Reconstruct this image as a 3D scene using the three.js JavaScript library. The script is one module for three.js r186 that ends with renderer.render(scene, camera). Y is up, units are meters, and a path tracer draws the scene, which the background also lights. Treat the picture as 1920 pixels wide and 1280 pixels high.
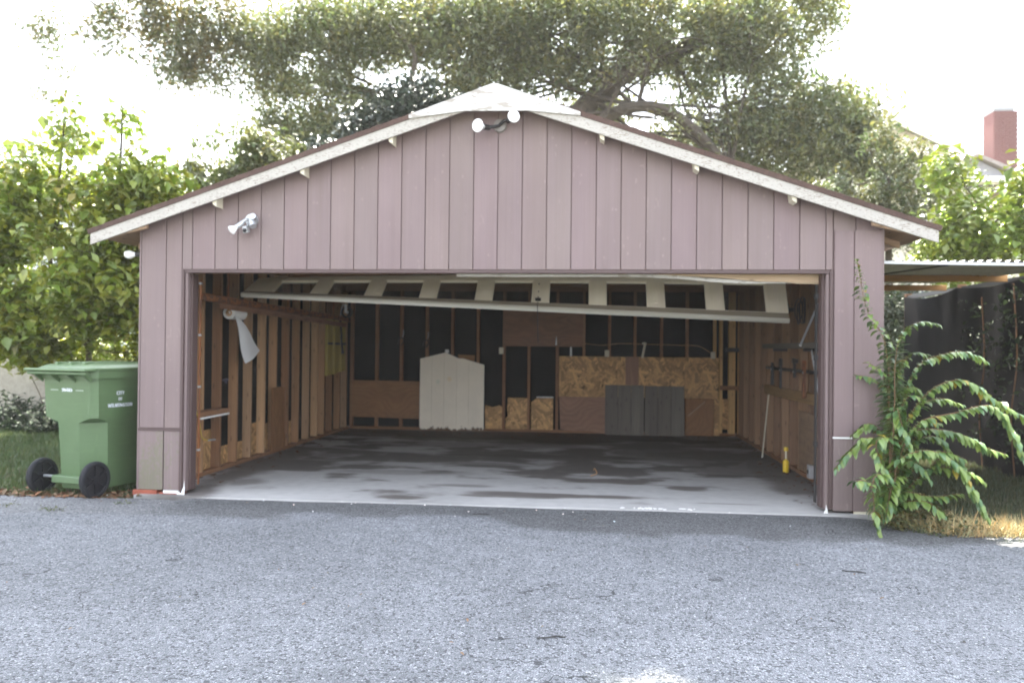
import * as THREE from 'three';
import { RoundedBoxGeometry } from 'three/addons/geometries/RoundedBoxGeometry.js';
import { TextGeometry } from 'three/addons/geometries/TextGeometry.js';
import { FontLoader } from 'three/addons/loaders/FontLoader.js';
import { mergeGeometries, mergeVertices, toCreasedNormals } from 'three/addons/utils/BufferGeometryUtils.js';

// ------------------------------------------------------------------ camera, sky, sun, exposure
const scene = new THREE.Scene();
const camera = new THREE.PerspectiveCamera(45.24, 1024 / 682, 0.05, 600);
camera.position.set(0.793, 1.269, 6.697);
camera.rotation.set(0.0087, 0.0966, 0.0103, 'YXZ');
camera.focus = 2.9; camera.userData.fStop = 3.3;
scene.add(camera);
const renderer = new THREE.WebGLRenderer({ antialias: true });
renderer.toneMapping = THREE.LinearToneMapping;
renderer.toneMappingExposure = 10;
renderer.shadowMap.enabled = true;
const SUN = new THREE.Vector3(-0.03, Math.sin(1.04), -Math.cos(1.04)).normalize();
{
  const W = 1024, H = 512, d = new Float32Array(W * H * 4), v = new THREE.Vector3();
  for (let j = 0; j < H; j++) for (let i = 0; i < W; i++) {
    const ph = ((i + 0.5) / W - 0.5) * 2 * Math.PI, th = ((j + 0.5) / H - 0.5) * Math.PI;
    v.set(Math.cos(th) * Math.cos(ph), Math.sin(th), Math.cos(th) * Math.sin(ph));
    const a = Math.acos(THREE.MathUtils.clamp(v.dot(SUN), -1, 1)) * 180 / Math.PI, up = Math.max(0, v.y);
    const k = Math.pow(1 - up, 3.0), glow = 0.75 * Math.exp(-Math.pow(a / 14, 2)) + 0.38 * Math.exp(-a / 38);
    const c = [0.215 + 0.19 * k + glow, 0.25 + 0.17 * k + glow * 0.98, 0.315 + 0.13 * k + glow * 0.94], o = (j * W + i) * 4;
    for (let n = 0; n < 3; n++) d[o + n] = c[n];
    d[o + 3] = 1;
  }
  const sky = new THREE.DataTexture(d, W, H, THREE.RGBAFormat, THREE.FloatType);
  sky.mapping = THREE.EquirectangularReflectionMapping; sky.magFilter = THREE.LinearFilter; sky.minFilter = THREE.LinearFilter; sky.needsUpdate = true;
  scene.background = sky; scene.environment = sky; scene.environmentIntensity = 1;
}
const sun = new THREE.DirectionalLight(new THREE.Color(1, 0.95, 0.86), 4.2);
sun.position.copy(SUN).multiplyScalar(60); sun.castShadow = true; sun.shadow.radius = 1;
Object.assign(sun.shadow.camera, { left: -25, right: 25, top: 25, bottom: -25, near: 1, far: 140 });
sun.shadow.mapSize.set(4096, 4096);
scene.add(sun, sun.target);
scene.fog = new THREE.FogExp2(new THREE.Color(1.0, 0.99, 0.96), 0.001);

// ------------------------------------------------------------------ random numbers, noise, textures
function rng(seed) { let s = seed >>> 0; return () => { s = (s + 0x6D2B79F5) >>> 0; let t = s; t = Math.imul(t ^ (t >>> 15), t | 1); t ^= t + Math.imul(t ^ (t >>> 7), t | 61); return ((t ^ (t >>> 14)) >>> 0) / 4294967296; }; }
const R = rng(7);
const rr = (a, b) => a + (b - a) * R();
const clamp = THREE.MathUtils.clamp, sstep = (a, b, x) => { const t = clamp((x - a) / (b - a), 0, 1); return t * t * (3 - 2 * t); }, mix = (a, b, t) => a + (b - a) * t;
const hash = (x, y, s) => { let h = Math.imul(x, 374761393) + Math.imul(y, 668265263) + Math.imul(s, 2147483647 ^ 0x5bd1e995); h = Math.imul(h ^ (h >>> 13), 1274126177); return ((h ^ (h >>> 16)) >>> 0) / 4294967296; };
function vn(x, y, px, py, s) {           // value noise that repeats after px, py cells
  const xi = Math.floor(x), yi = Math.floor(y), fx = x - xi, fy = y - yi, u = fx * fx * (3 - 2 * fx), v = fy * fy * (3 - 2 * fy);
  const m = (a, n) => ((a % n) + n) % n, x0 = m(xi, px), x1 = m(xi + 1, px), y0 = m(yi, py), y1 = m(yi + 1, py);
  return mix(mix(hash(x0, y0, s), hash(x1, y0, s), u), mix(hash(x0, y1, s), hash(x1, y1, s), u), v);
}
function fbm(u, v, fx, fy, oct, s) { let a = 0, w = 0.5, t = 0; for (let o = 0; o < oct; o++) { a += w * vn(u * fx, v * fy, fx, fy, s + o * 17); t += w; w *= 0.5; fx *= 2; fy *= 2; } return a / t; }
const enc = x => { x = clamp(x, 0, 1); return Math.round(255 * (x <= 0.0031308 ? 12.92 * x : 1.055 * Math.pow(x, 1 / 2.4) - 0.055)); };
function tex(w, h, f, srgb = true) {
  const d = new Uint8Array(w * h * 4);
  for (let j = 0; j < h; j++) for (let i = 0; i < w; i++) {
    const c = f((i + 0.5) / w, (j + 0.5) / h), o = (j * w + i) * 4;
    for (let n = 0; n < 3; n++) { const x = Array.isArray(c) ? c[n] : c; d[o + n] = srgb ? enc(x) : Math.round(255 * clamp(x, 0, 1)); }
    d[o + 3] = 255;
  }
  const t = new THREE.DataTexture(d, w, h); t.wrapS = t.wrapT = THREE.RepeatWrapping; t.magFilter = THREE.LinearFilter; t.minFilter = THREE.LinearMipmapLinearFilter; t.generateMipmaps = true;
  if (srgb) t.colorSpace = THREE.SRGBColorSpace;
  t.needsUpdate = true; return t;
}
const rep = (t, x, y) => { const c = t.clone(); c.repeat.set(x, y); c.needsUpdate = true; return c; };

// wood: grain runs along v; about 0.3 m across, 2.4 m along
const grain = tex(512, 1024, (u, v) => {
  const warp = 0.06 * fbm(u, v, 3, 4, 3, 3), g = fbm(u + warp, v, 40, 3, 3, 11), fine = vn(u * 160, v * 24, 160, 24, 5), big = fbm(u, v, 4, 3, 3, 29);
  let k = 0.62 + 0.34 * g + 0.16 * (fine - 0.5) + 0.3 * (big - 0.5);
  const kx = Math.floor(u * 4), ky = Math.floor(v * 7), hx = hash(kx, ky, 71), dx = (u * 4 - kx - 0.3 - 0.4 * hx) / 0.10, dy = (v * 7 - ky - 0.3 - 0.4 * hash(kx, ky, 72)) / 0.075;
  if (hx > 0.55) k *= 1 - 0.55 * Math.exp(-(dx * dx + dy * dy));
  return [k, k * 0.97, k * 0.93];
});
const grainBump = tex(256, 512, (u, v) => fbm(u, v, 60, 5, 3, 11), false);
const osbTex = (() => {                 // strands
  const W = 1024, d = new Float32Array(W * W).fill(0.6), q = rng(91);
  for (let n = 0; n < 5200; n++) {
    const x = q() * W, y = q() * W, L = 40 + 60 * q(), wd = 8 + 16 * q(), a = (q() - 0.5) * 2.4 + (q() < 0.3 ? 1.5 : 0), t = 0.38 + 0.55 * q() - (q() < 0.07 ? 0.25 : 0), ca = Math.cos(a), sa = Math.sin(a);
    for (let j = -L; j <= L; j += 0.7) for (let i = -wd; i <= wd; i += 0.7) {
      const X = ((x + j * ca - i * sa) % W + W) % W | 0, Y = ((y + j * sa + i * ca) % W + W) % W | 0;
      d[Y * W + X] = t * (Math.abs(i) > wd - 1.5 ? 0.7 : 1) * (0.93 + 0.07 * Math.sin(i * 1.3 + n));
    }
  }
  return tex(W, W, (u, v) => { const k = d[(Math.min(W - 1, v * W | 0)) * W + Math.min(W - 1, u * W | 0)] * (0.75 + 0.5 * fbm(u, v, 3, 3, 3, 4)); return [k, k * 0.8, k * 0.56]; });
})();
const plyTex = tex(512, 512, (u, v) => { const w = 0.35 * fbm(u, v, 3, 2, 3, 61), g = Math.sin((u * 9 + w * 22) * 6.283) * 0.5 + 0.5, k = 0.68 + 0.12 * g + 0.3 * (fbm(u, v, 5, 4, 4, 8) - 0.5) + 0.1 * (vn(u * 200, v * 20, 200, 20, 2) - 0.5); return [k, k * 0.96, k * 0.9]; });
const sidingTex = tex(1024, 1024, (u, v) => {
  const s = fbm(u, v, 120, 3, 2, 9), b = fbm(u, v, 4, 4, 4, 19), streak = fbm(u, v, 26, 2, 3, 33), dot = vn(u * 180, v * 180, 180, 180, 7);
  let k = 0.88 + 0.07 * (s - 0.5) + 0.22 * (b - 0.5) + 0.07 * (streak - 0.5);
  const chip = fbm(u, v, 40, 40, 3, 77) > 0.8 ? 1 : 0;
  if (dot > 0.985) k *= 0.8;
  return chip ? [k * 1.25, k * 1.25, k * 1.22] : [k, k * (0.99 + 0.04 * (b - 0.5)), k * (0.99 + 0.05 * (streak - 0.5))];
});
const sidingBump = tex(512, 1024, (u, v) => fbm(u, v, 110, 4, 3, 9), false);
const mossTex = tex(512, 1024, (u, v) => {   // algae patches in speckles on the lowest boards
  const p = fbm(u, v, 5, 4, 5, 41), g = vn(u * 90, v * 120, 90, 120, 6), s = fbm(u, v, 120, 3, 2, 9), m = 0.6 * sstep(0.38, 0.72, p + 0.34 * (g - 0.5) + 0.2 * (s - 0.5));
  const k = 0.9 + 0.14 * (s - 0.5); return [mix(k, 0.66, m), mix(k, 0.9, m), mix(k, 0.55, m)];
});
const oldPaint = tex(1024, 512, (u, v) => {  // white paint with chips down to grey wood
  const b = fbm(u, v, 60, 32, 4, 51), e = fbm(u, v, 7, 5, 4, 52), line = fbm(u, v, 6, 90, 2, 53), c = 0.75 * sstep(0.60, 0.72, b * 0.8 + e * 0.3), k = 0.9 + 0.18 * (e - 0.5) + 0.06 * (line - 0.5);
  return [mix(k, 0.40, c), mix(k * 0.985, 0.34, c), mix(k * 0.95, 0.28, c)];
});
const asphaltTex = (() => {
  const N = 2048, cells = 290, F = new Float32Array(N * N), E = new Float32Array(N * N);
  for (let j = 0; j < N; j++) for (let i = 0; i < N; i++) {       // stones: nearest of jittered points
    const x = i / N * cells, y = j / N * cells, xi = Math.floor(x), yi = Math.floor(y); let b = 9, b2 = 9, id = 0;
    for (let q = -1; q < 2; q++) for (let p = -1; p < 2; p++) {
      const cx = (xi + p + cells) % cells, cy = (yi + q + cells) % cells, dx = xi + p + hash(cx, cy, 1) - x, dy = yi + q + hash(cx, cy, 2) - y, e = dx * dx + dy * dy;
      if (e < b) { b2 = b; b = e; id = hash(cx, cy, 3); } else if (e < b2) b2 = e;
    }
    F[j * N + i] = id; E[j * N + i] = Math.sqrt(b2) - Math.sqrt(b);
  }
  const at = (A, u, v) => A[Math.min(N - 1, v * N | 0) * N + Math.min(N - 1, u * N | 0)];
  const color = tex(N, N, (u, v) => {
    const id = at(F, u, v), e = at(E, u, v), big = fbm(u, v, 5, 5, 5, 13), mid = fbm(u, v, 40, 40, 3, 14);
    let k = e < 0.12 ? 0.20 : 0.44 + 0.42 * id * id + (id > 0.955 ? 0.55 : 0); if (id < 0.12) k *= 0.5;
    k *= 0.72 + 0.36 * big + 0.35 * (mid - 0.3);
    const crack = Math.abs(fbm(u, v, 6, 6, 5, 88) - 0.5); if (crack < 0.0032 && fbm(u, v, 7, 7, 2, 89) > 0.5) k *= 0.3;
    return [k * 0.98, k, k * 1.04];
  });
  return { color, bump: tex(1024, 1024, (u, v) => Math.min(1, at(E, u, v) * 1.6) * (0.5 + 0.5 * at(F, u, v)), false) };
})();
const soilTex = tex(1024, 1024, (u, v) => {
  const b = fbm(u, v, 6, 6, 5, 21), g = fbm(u, v, 60, 60, 3, 22), f = vn(u * 300, v * 300, 300, 300, 23), gr = sstep(0.45, 0.58, b + 0.25 * (g - 0.5));
  const k = 0.6 + 0.8 * (g - 0.5) + 0.5 * (f - 0.5); return [mix(0.115, 0.062, gr) * k * 1.5, mix(0.085, 0.085, gr) * k * 1.5, mix(0.055, 0.03, gr) * k * 1.5];
});
const rustTex = tex(512, 512, (u, v) => { const a = fbm(u, v, 8, 8, 5, 31), b = fbm(u, v, 40, 40, 3, 32), k = 0.5 + b; return a + 0.2 * b > 0.58 ? [0.27 * k, 0.1 * k, 0.035 * k] : [0.15 * k, 0.07 * k, 0.04 * k]; });
const feltTex = tex(256, 256, (u, v) => 0.6 + 0.5 * fbm(u, v, 6, 6, 4, 36) + 0.25 * (vn(u * 100, v * 100, 100, 100, 3) - 0.5));
const shingleTex = tex(512, 512, (u, v) => { const k = 0.6 + 0.5 * vn(u * 170, v * 170, 170, 170, 3) + 0.4 * (fbm(u, v, 10, 10, 3, 4) - 0.5); return [k, k * 0.9, k * 0.85]; });

// ------------------------------------------------------------------ materials
const C = (r, g, b) => new THREE.Color().setRGB(r, g, b);
const std = (o) => new THREE.MeshStandardMaterial({ roughness: 0.85, ...o });
const wood = (r, g, b) => std({ color: C(r, g, b), map: grain, bumpMap: grainBump, bumpScale: 0.0008 });
const M = {
  siding: [0, 1, 2, 3].map(k => std({ color: C(0.214 + 0.004 * (k % 2), 0.158 + 0.003 * (k > 1), 0.150 + 0.003 * (k === 1)), map: sidingTex, bumpMap: sidingBump, bumpScale: 0.0012, roughness: 0.62 })),
  mossy: std({ color: C(0.22, 0.165, 0.155), map: mossTex, bumpMap: sidingBump, bumpScale: 0.0012, roughness: 0.8 }),
  groove: std({ color: C(0.14, 0.095, 0.09) }),
  casing: std({ color: C(0.095, 0.06, 0.055), map: sidingTex, roughness: 0.6 }),
  barge: std({ color: C(0.46, 0.435, 0.40), map: rep(oldPaint, 2, 2), bumpMap: oldPaint, bumpScale: 0.0006, roughness: 0.7 }),
  cap: std({ color: C(0.62, 0.61, 0.59), map: rep(oldPaint, 0.5, 0.5), roughness: 0.55 }),
  shingle: std({ color: C(0.10, 0.068, 0.057), map: shingleTex, roughness: 0.95 }),
  stud: [wood(0.47, 0.275, 0.145), wood(0.37, 0.205, 0.105), wood(0.56, 0.35, 0.19), wood(0.27, 0.14, 0.072), wood(0.43, 0.27, 0.155)],
  studRed: [wood(0.30, 0.15, 0.085), wood(0.34, 0.18, 0.10)],
  darkWood: wood(0.05, 0.03, 0.022),
  dimWood: [wood(0.17, 0.09, 0.055), wood(0.20, 0.112, 0.07), wood(0.34, 0.21, 0.125), wood(0.25, 0.15, 0.09)],
  lumber: wood(0.66, 0.42, 0.18), lumberOrange: wood(0.5, 0.27, 0.1), tail: wood(0.5, 0.35, 0.24), deck: wood(0.34, 0.23, 0.16),
  felt: new THREE.MeshPhysicalMaterial({ color: C(0.013, 0.012, 0.0115), map: feltTex, roughness: 0.9, specularIntensity: 0.25 }),
  osb: std({ color: C(0.78, 0.58, 0.36), map: osbTex, roughness: 0.8 }),
  osbDark: std({ color: C(0.7, 0.5, 0.29), map: osbTex, roughness: 0.8 }),
  hardboard: std({ color: C(0.27, 0.122, 0.06), map: plyTex, roughness: 0.55 }),
  plyBrown: std({ color: C(0.33, 0.165, 0.07), map: plyTex, roughness: 0.7 }),
  plyPink: std({ color: C(0.38, 0.225, 0.16), map: plyTex, roughness: 0.85 }),
  greyBoard: std({ color: C(0.19, 0.17, 0.15), map: grain, roughness: 0.85 }),
  doorPaint: std({ color: C(0.78, 0.72, 0.58), map: sidingTex, roughness: 0.55 }),
  doorRail: std({ color: C(0.235, 0.2, 0.15), map: sidingTex, roughness: 0.65 }),
  alu: std({ color: C(0.62, 0.6, 0.52), metalness: 0.35, roughness: 0.42 }),
  glass: new THREE.MeshPhysicalMaterial({ color: C(0.72, 0.72, 0.70), transmission: 1, thickness: 0, roughness: 0.06, ior: 1.5 }),
  rust: std({ map: rustTex, roughness: 0.85, metalness: 0.2, color: C(1, 1, 1) }),
  darkMetal: std({ color: C(0.05, 0.048, 0.047), roughness: 0.6, metalness: 0.4 }),
  zinc: std({ color: C(0.5, 0.51, 0.52), roughness: 0.45, metalness: 0.7 }),
  whitePaint: std({ color: C(0.72, 0.71, 0.68), roughness: 0.6 }),
  cream: std({ color: C(0.62, 0.57, 0.44), roughness: 0.6 }),
  brick: std({ color: C(0.34, 0.105, 0.066), map: shingleTex, roughness: 0.9 }),
  black: std({ color: C(0.009, 0.009, 0.012), roughness: 0.5 }),
};

// ------------------------------------------------------------------ helpers
const used = {};
const numbered = n => { const k = used[n] = (used[n] || 0) + 1; return k === 1 ? n : `${n}_${String(k - 1).padStart(3, '0')}`; };
function tag(o, label, category, group) { o.userData.label = label; if (category) o.userData.category = category; if (group) o.userData.group = group; return o; }
function thing(name, label, category, p = [0, 0, 0], turn = 0, group) { const o = new THREE.Group(); o.name = numbered(name); o.position.set(...p); o.rotation.y = turn; scene.add(o); return tag(o, label, category, group); }
function put(parent, name, geo, mat, label) {
  const m = new THREE.Mesh(geo, mat); m.name = parent === scene ? numbered(name) : name; m.castShadow = m.receiveShadow = true; parent.add(m); if (label) m.userData.label = label; return m;
}
const structure = (name, geo, mat) => { const m = put(scene, name, geo, mat); m.userData.kind = 'structure'; return m; };
const stuffOf = o => { o.userData.kind = 'stuff'; return o; };
// uv in metres by the axis each face looks along; along = axis the grain follows, su / sv = metres per repeat across / along
function metreUV(g, along = 1, su = 0.3, sv = 2.4, seed = R()) {
  g = g.index ? g.toNonIndexed() : g; const P = g.attributes.position, n = P.count, uv = new Float32Array(n * 2), a = new THREE.Vector3(), b = new THREE.Vector3(), c = new THREE.Vector3();
  const o1 = seed * 7.31, o2 = seed * 13.7;
  for (let i = 0; i < n; i += 3) {
    a.fromBufferAttribute(P, i); b.fromBufferAttribute(P, i + 1).sub(a); c.fromBufferAttribute(P, i + 2).sub(a); b.cross(c);
    const N = [Math.abs(b.x), Math.abs(b.y), Math.abs(b.z)], ax = N.indexOf(Math.max(...N));
    const [p, q] = ax === along ? [(along + 1) % 3, (along + 2) % 3] : [3 - ax - along, along];
    for (let k = 0; k < 3; k++) { const v = [P.getX(i + k), P.getY(i + k), P.getZ(i + k)]; uv[(i + k) * 2] = v[p] / su + o1; uv[(i + k) * 2 + 1] = v[q] / sv + o2; }
  }
  g.setAttribute('uv', new THREE.BufferAttribute(uv, 2)); if (!g.attributes.normal) g.computeVertexNormals(); return g;
}
// box from x0..x1, y0..y1, z0..z1, grain along its longest side
function bx(x0, x1, y0, y1, z0, z1, su, sv) {
  const s = [Math.abs(x1 - x0), Math.abs(y1 - y0), Math.abs(z1 - z0)], g = new THREE.BoxGeometry(...s); g.translate((x0 + x1) / 2, (y0 + y1) / 2, (z0 + z1) / 2);
  return metreUV(g, s.indexOf(Math.max(...s)), su, sv);
}
function rbx(x0, x1, y0, y1, z0, z1, r = 0.004, su, sv) {
  const s = [Math.abs(x1 - x0), Math.abs(y1 - y0), Math.abs(z1 - z0)], g = new RoundedBoxGeometry(...s, 1, Math.min(r, Math.min(...s) * 0.45)); g.translate((x0 + x1) / 2, (y0 + y1) / 2, (z0 + z1) / 2);
  return metreUV(g, s.indexOf(Math.max(...s)), su, sv);
}
// plate of an outline in x, y between two depths
function plate(pts, z0, z1, along = 1, su, sv, bevel = 0.0015) {
  const s = new THREE.Shape(pts.map(p => new THREE.Vector2(...p)));
  const g = new THREE.ExtrudeGeometry(s, { depth: Math.abs(z1 - z0) - 2 * bevel, bevelEnabled: bevel > 0, bevelThickness: bevel, bevelSize: bevel, bevelOffset: -bevel, bevelSegments: 1 });
  g.translate(0, 0, Math.min(z0, z1) + bevel); return metreUV(g, along, su, sv);
}
// straight bar between two points with a w x h section
function bar(a, b, w, h, su, sv) {
  const A = new THREE.Vector3(...a), B = new THREE.Vector3(...b), L = A.distanceTo(B), g = metreUV(new THREE.BoxGeometry(w, h, L), 2, su, sv);
  const m = new THREE.Matrix4().lookAt(B, A, Math.abs(B.y - A.y) > 0.98 * L ? new THREE.Vector3(0, 0, 1) : new THREE.Vector3(0, 1, 0)); m.setPosition(A.add(B).multiplyScalar(0.5)); return g.applyMatrix4(m);
}
const curve = pts => new THREE.CatmullRomCurve3(pts.map(p => new THREE.Vector3(...p)));
const tube = (pts, r, n = 24, k = 7) => new THREE.TubeGeometry(curve(pts), n, r, k);
function taper(pts, r0, r1, n = 14, k = 8, wob = 0) {     // tapered limb
  const cv = curve(pts), g = new THREE.TubeGeometry(cv, n, 1, k), P = g.attributes.position, c = new THREE.Vector3(), v = new THREE.Vector3();
  for (let i = 0; i <= n; i++) { cv.getPointAt(i / n, c); const r = mix(r0, r1, i / n); for (let j = 0; j <= k; j++) { const q = i * (k + 1) + j; v.fromBufferAttribute(P, q).sub(c).multiplyScalar(r * (1 + wob * Math.sin(j % k * 2.4 + i * 0.9))).add(c); P.setXYZ(q, v.x, v.y, v.z); } }
  g.computeVertexNormals(); return g;
}
const cyl = (r0, r1, h, p, n = 20) => { const g = new THREE.CylinderGeometry(r0, r1, h, n); g.translate(...p); return g; };
const place = (g, p, e = [0, 0, 0]) => g.applyMatrix4(new THREE.Matrix4().compose(new THREE.Vector3(...p), new THREE.Quaternion().setFromEuler(new THREE.Euler(...e)), new THREE.Vector3(1, 1, 1)));
const merge = gs => mergeGeometries(gs.map(g => { const q = g.index ? g.toNonIndexed() : g; for (const k of Object.keys(q.attributes)) if (!['position', 'normal', 'uv'].includes(k)) q.deleteAttribute(k); return q; }));

// ------------------------------------------------------------------ ground, driveway, slab
{
  const g = new THREE.CircleGeometry(160, 64); g.rotateX(-Math.PI / 2); g.translate(0, -0.045, 0);
  const P = g.attributes.position, uv = g.attributes.uv; for (let i = 0; i < P.count; i++) uv.setXY(i, P.getX(i) / 3, P.getZ(i) / 3);
  structure('ground', g, std({ map: soilTex, roughness: 1 }));
}
const edgeZ = x => (x < -2.6 ? 0.2 : x < 2.75 ? 0.1 : mix(0.12, 0.52, sstep(2.75, 3.4, x))) + 0.035 * (fbm(x * 0.05 + 0.5, 0.3, 40, 4, 3, 5) - 0.5) * 2;
{
  const nx = 220, nz = 120, pos = [], uv = [], col = [], idx = [], x0 = -9, x1 = 9, z1 = 13;
  for (let j = 0; j <= nz; j++) for (let i = 0; i <= nx; i++) {
    const x = mix(x0, x1, i / nx), e = edgeZ(x), t = Math.pow(j / nz, 1.6), z = mix(e, z1, t), w = fbm(x / 18 + 0.5, z / 18, 30, 30, 4, 15), w2 = fbm(x / 18 + 0.5, z / 18, 7, 7, 3, 45);
    pos.push(x, -0.012 - 0.004 * z + 0.006 * (w - 0.5), z); uv.push(x / 3.2, z / 3.2);
    // a darker, browner strip of asphalt along the slab, with a ragged outline, and blotches
    const strip = 1 - sstep(0.44, 0.62, z - 0.14 + 0.9 * (w - 0.5) - 0.35 * sstep(-0.5, 2.8, x)), inFront = sstep(-2.9, -2.2, x);
    const k = (1 - 0.42 * strip * inFront) * (0.76 + 0.5 * w2) * (0.95 + 0.1 * w); col.push(k, k * (1 - 0.03 * strip), k * (1 - 0.06 * strip));
  }
  for (let j = 0; j < nz; j++) for (let i = 0; i < nx; i++) { const a = j * (nx + 1) + i, b = a + nx + 1; idx.push(a, b, a + 1, a + 1, b, b + 1); }
  const g = new THREE.BufferGeometry(); g.setAttribute('position', new THREE.Float32BufferAttribute(pos, 3)); g.setAttribute('uv', new THREE.Float32BufferAttribute(uv, 2)); g.setAttribute('color', new THREE.Float32BufferAttribute(col, 3)); g.setIndex(idx); g.computeVertexNormals();
  structure('driveway', g, std({ map: asphaltTex.color, bumpMap: asphaltTex.bump, bumpScale: 0.004, color: C(0.345, 0.347, 0.355), vertexColors: true, roughness: 0.88 }));
}
{
  // dark stains: x, z, radii, strength
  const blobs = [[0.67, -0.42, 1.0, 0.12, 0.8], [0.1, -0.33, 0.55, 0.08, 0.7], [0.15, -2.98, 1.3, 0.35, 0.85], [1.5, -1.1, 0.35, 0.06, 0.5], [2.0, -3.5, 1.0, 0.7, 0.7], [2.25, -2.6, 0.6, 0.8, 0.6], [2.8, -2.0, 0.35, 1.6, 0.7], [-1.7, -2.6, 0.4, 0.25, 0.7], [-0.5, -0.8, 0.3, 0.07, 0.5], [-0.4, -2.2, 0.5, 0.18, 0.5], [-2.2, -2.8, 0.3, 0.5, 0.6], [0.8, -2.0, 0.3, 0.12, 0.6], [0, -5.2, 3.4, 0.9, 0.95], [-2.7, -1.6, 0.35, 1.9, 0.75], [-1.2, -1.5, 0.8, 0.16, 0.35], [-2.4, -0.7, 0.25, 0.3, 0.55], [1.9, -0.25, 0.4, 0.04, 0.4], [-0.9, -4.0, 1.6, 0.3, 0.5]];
  const floorTex = tex(1024, 1024, (u, v) => {
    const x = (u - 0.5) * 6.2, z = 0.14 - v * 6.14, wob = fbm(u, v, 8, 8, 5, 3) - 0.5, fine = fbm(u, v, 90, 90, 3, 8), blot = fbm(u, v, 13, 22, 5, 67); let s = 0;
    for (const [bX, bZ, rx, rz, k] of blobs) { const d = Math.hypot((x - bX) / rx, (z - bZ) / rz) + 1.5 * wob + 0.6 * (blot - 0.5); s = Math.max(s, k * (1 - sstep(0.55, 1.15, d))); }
    const thr = mix(0.68, 0.45, sstep(0.45, 2.4, -z)); s = Math.max(s, 0.78 * sstep(thr - 0.08, thr + 0.09, 0.7 * blot + 0.3 * (wob + 0.5))); const base = 0.37 * (0.8 + 0.4 * fbm(u, v, 5, 5, 4, 71)) * (0.9 + 0.2 * fine), leaf = vn(u * 240, v * 240, 240, 240, 12) > 0.988 && z < -3.2 ? 1 : 0;  // patches crowd together towards the back, leaving a paler front strip
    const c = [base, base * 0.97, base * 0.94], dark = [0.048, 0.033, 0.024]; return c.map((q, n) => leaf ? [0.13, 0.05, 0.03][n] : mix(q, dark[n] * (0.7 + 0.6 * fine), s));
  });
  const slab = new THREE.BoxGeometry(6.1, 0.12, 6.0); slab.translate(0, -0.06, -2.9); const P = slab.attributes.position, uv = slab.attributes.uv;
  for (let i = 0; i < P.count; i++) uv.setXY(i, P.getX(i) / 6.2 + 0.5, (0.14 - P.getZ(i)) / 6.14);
  structure('garage_floor', slab, std({ map: floorTex, bumpMap: floorTex, bumpScale: 0.001, roughness: 0.72 }));
}

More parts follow.
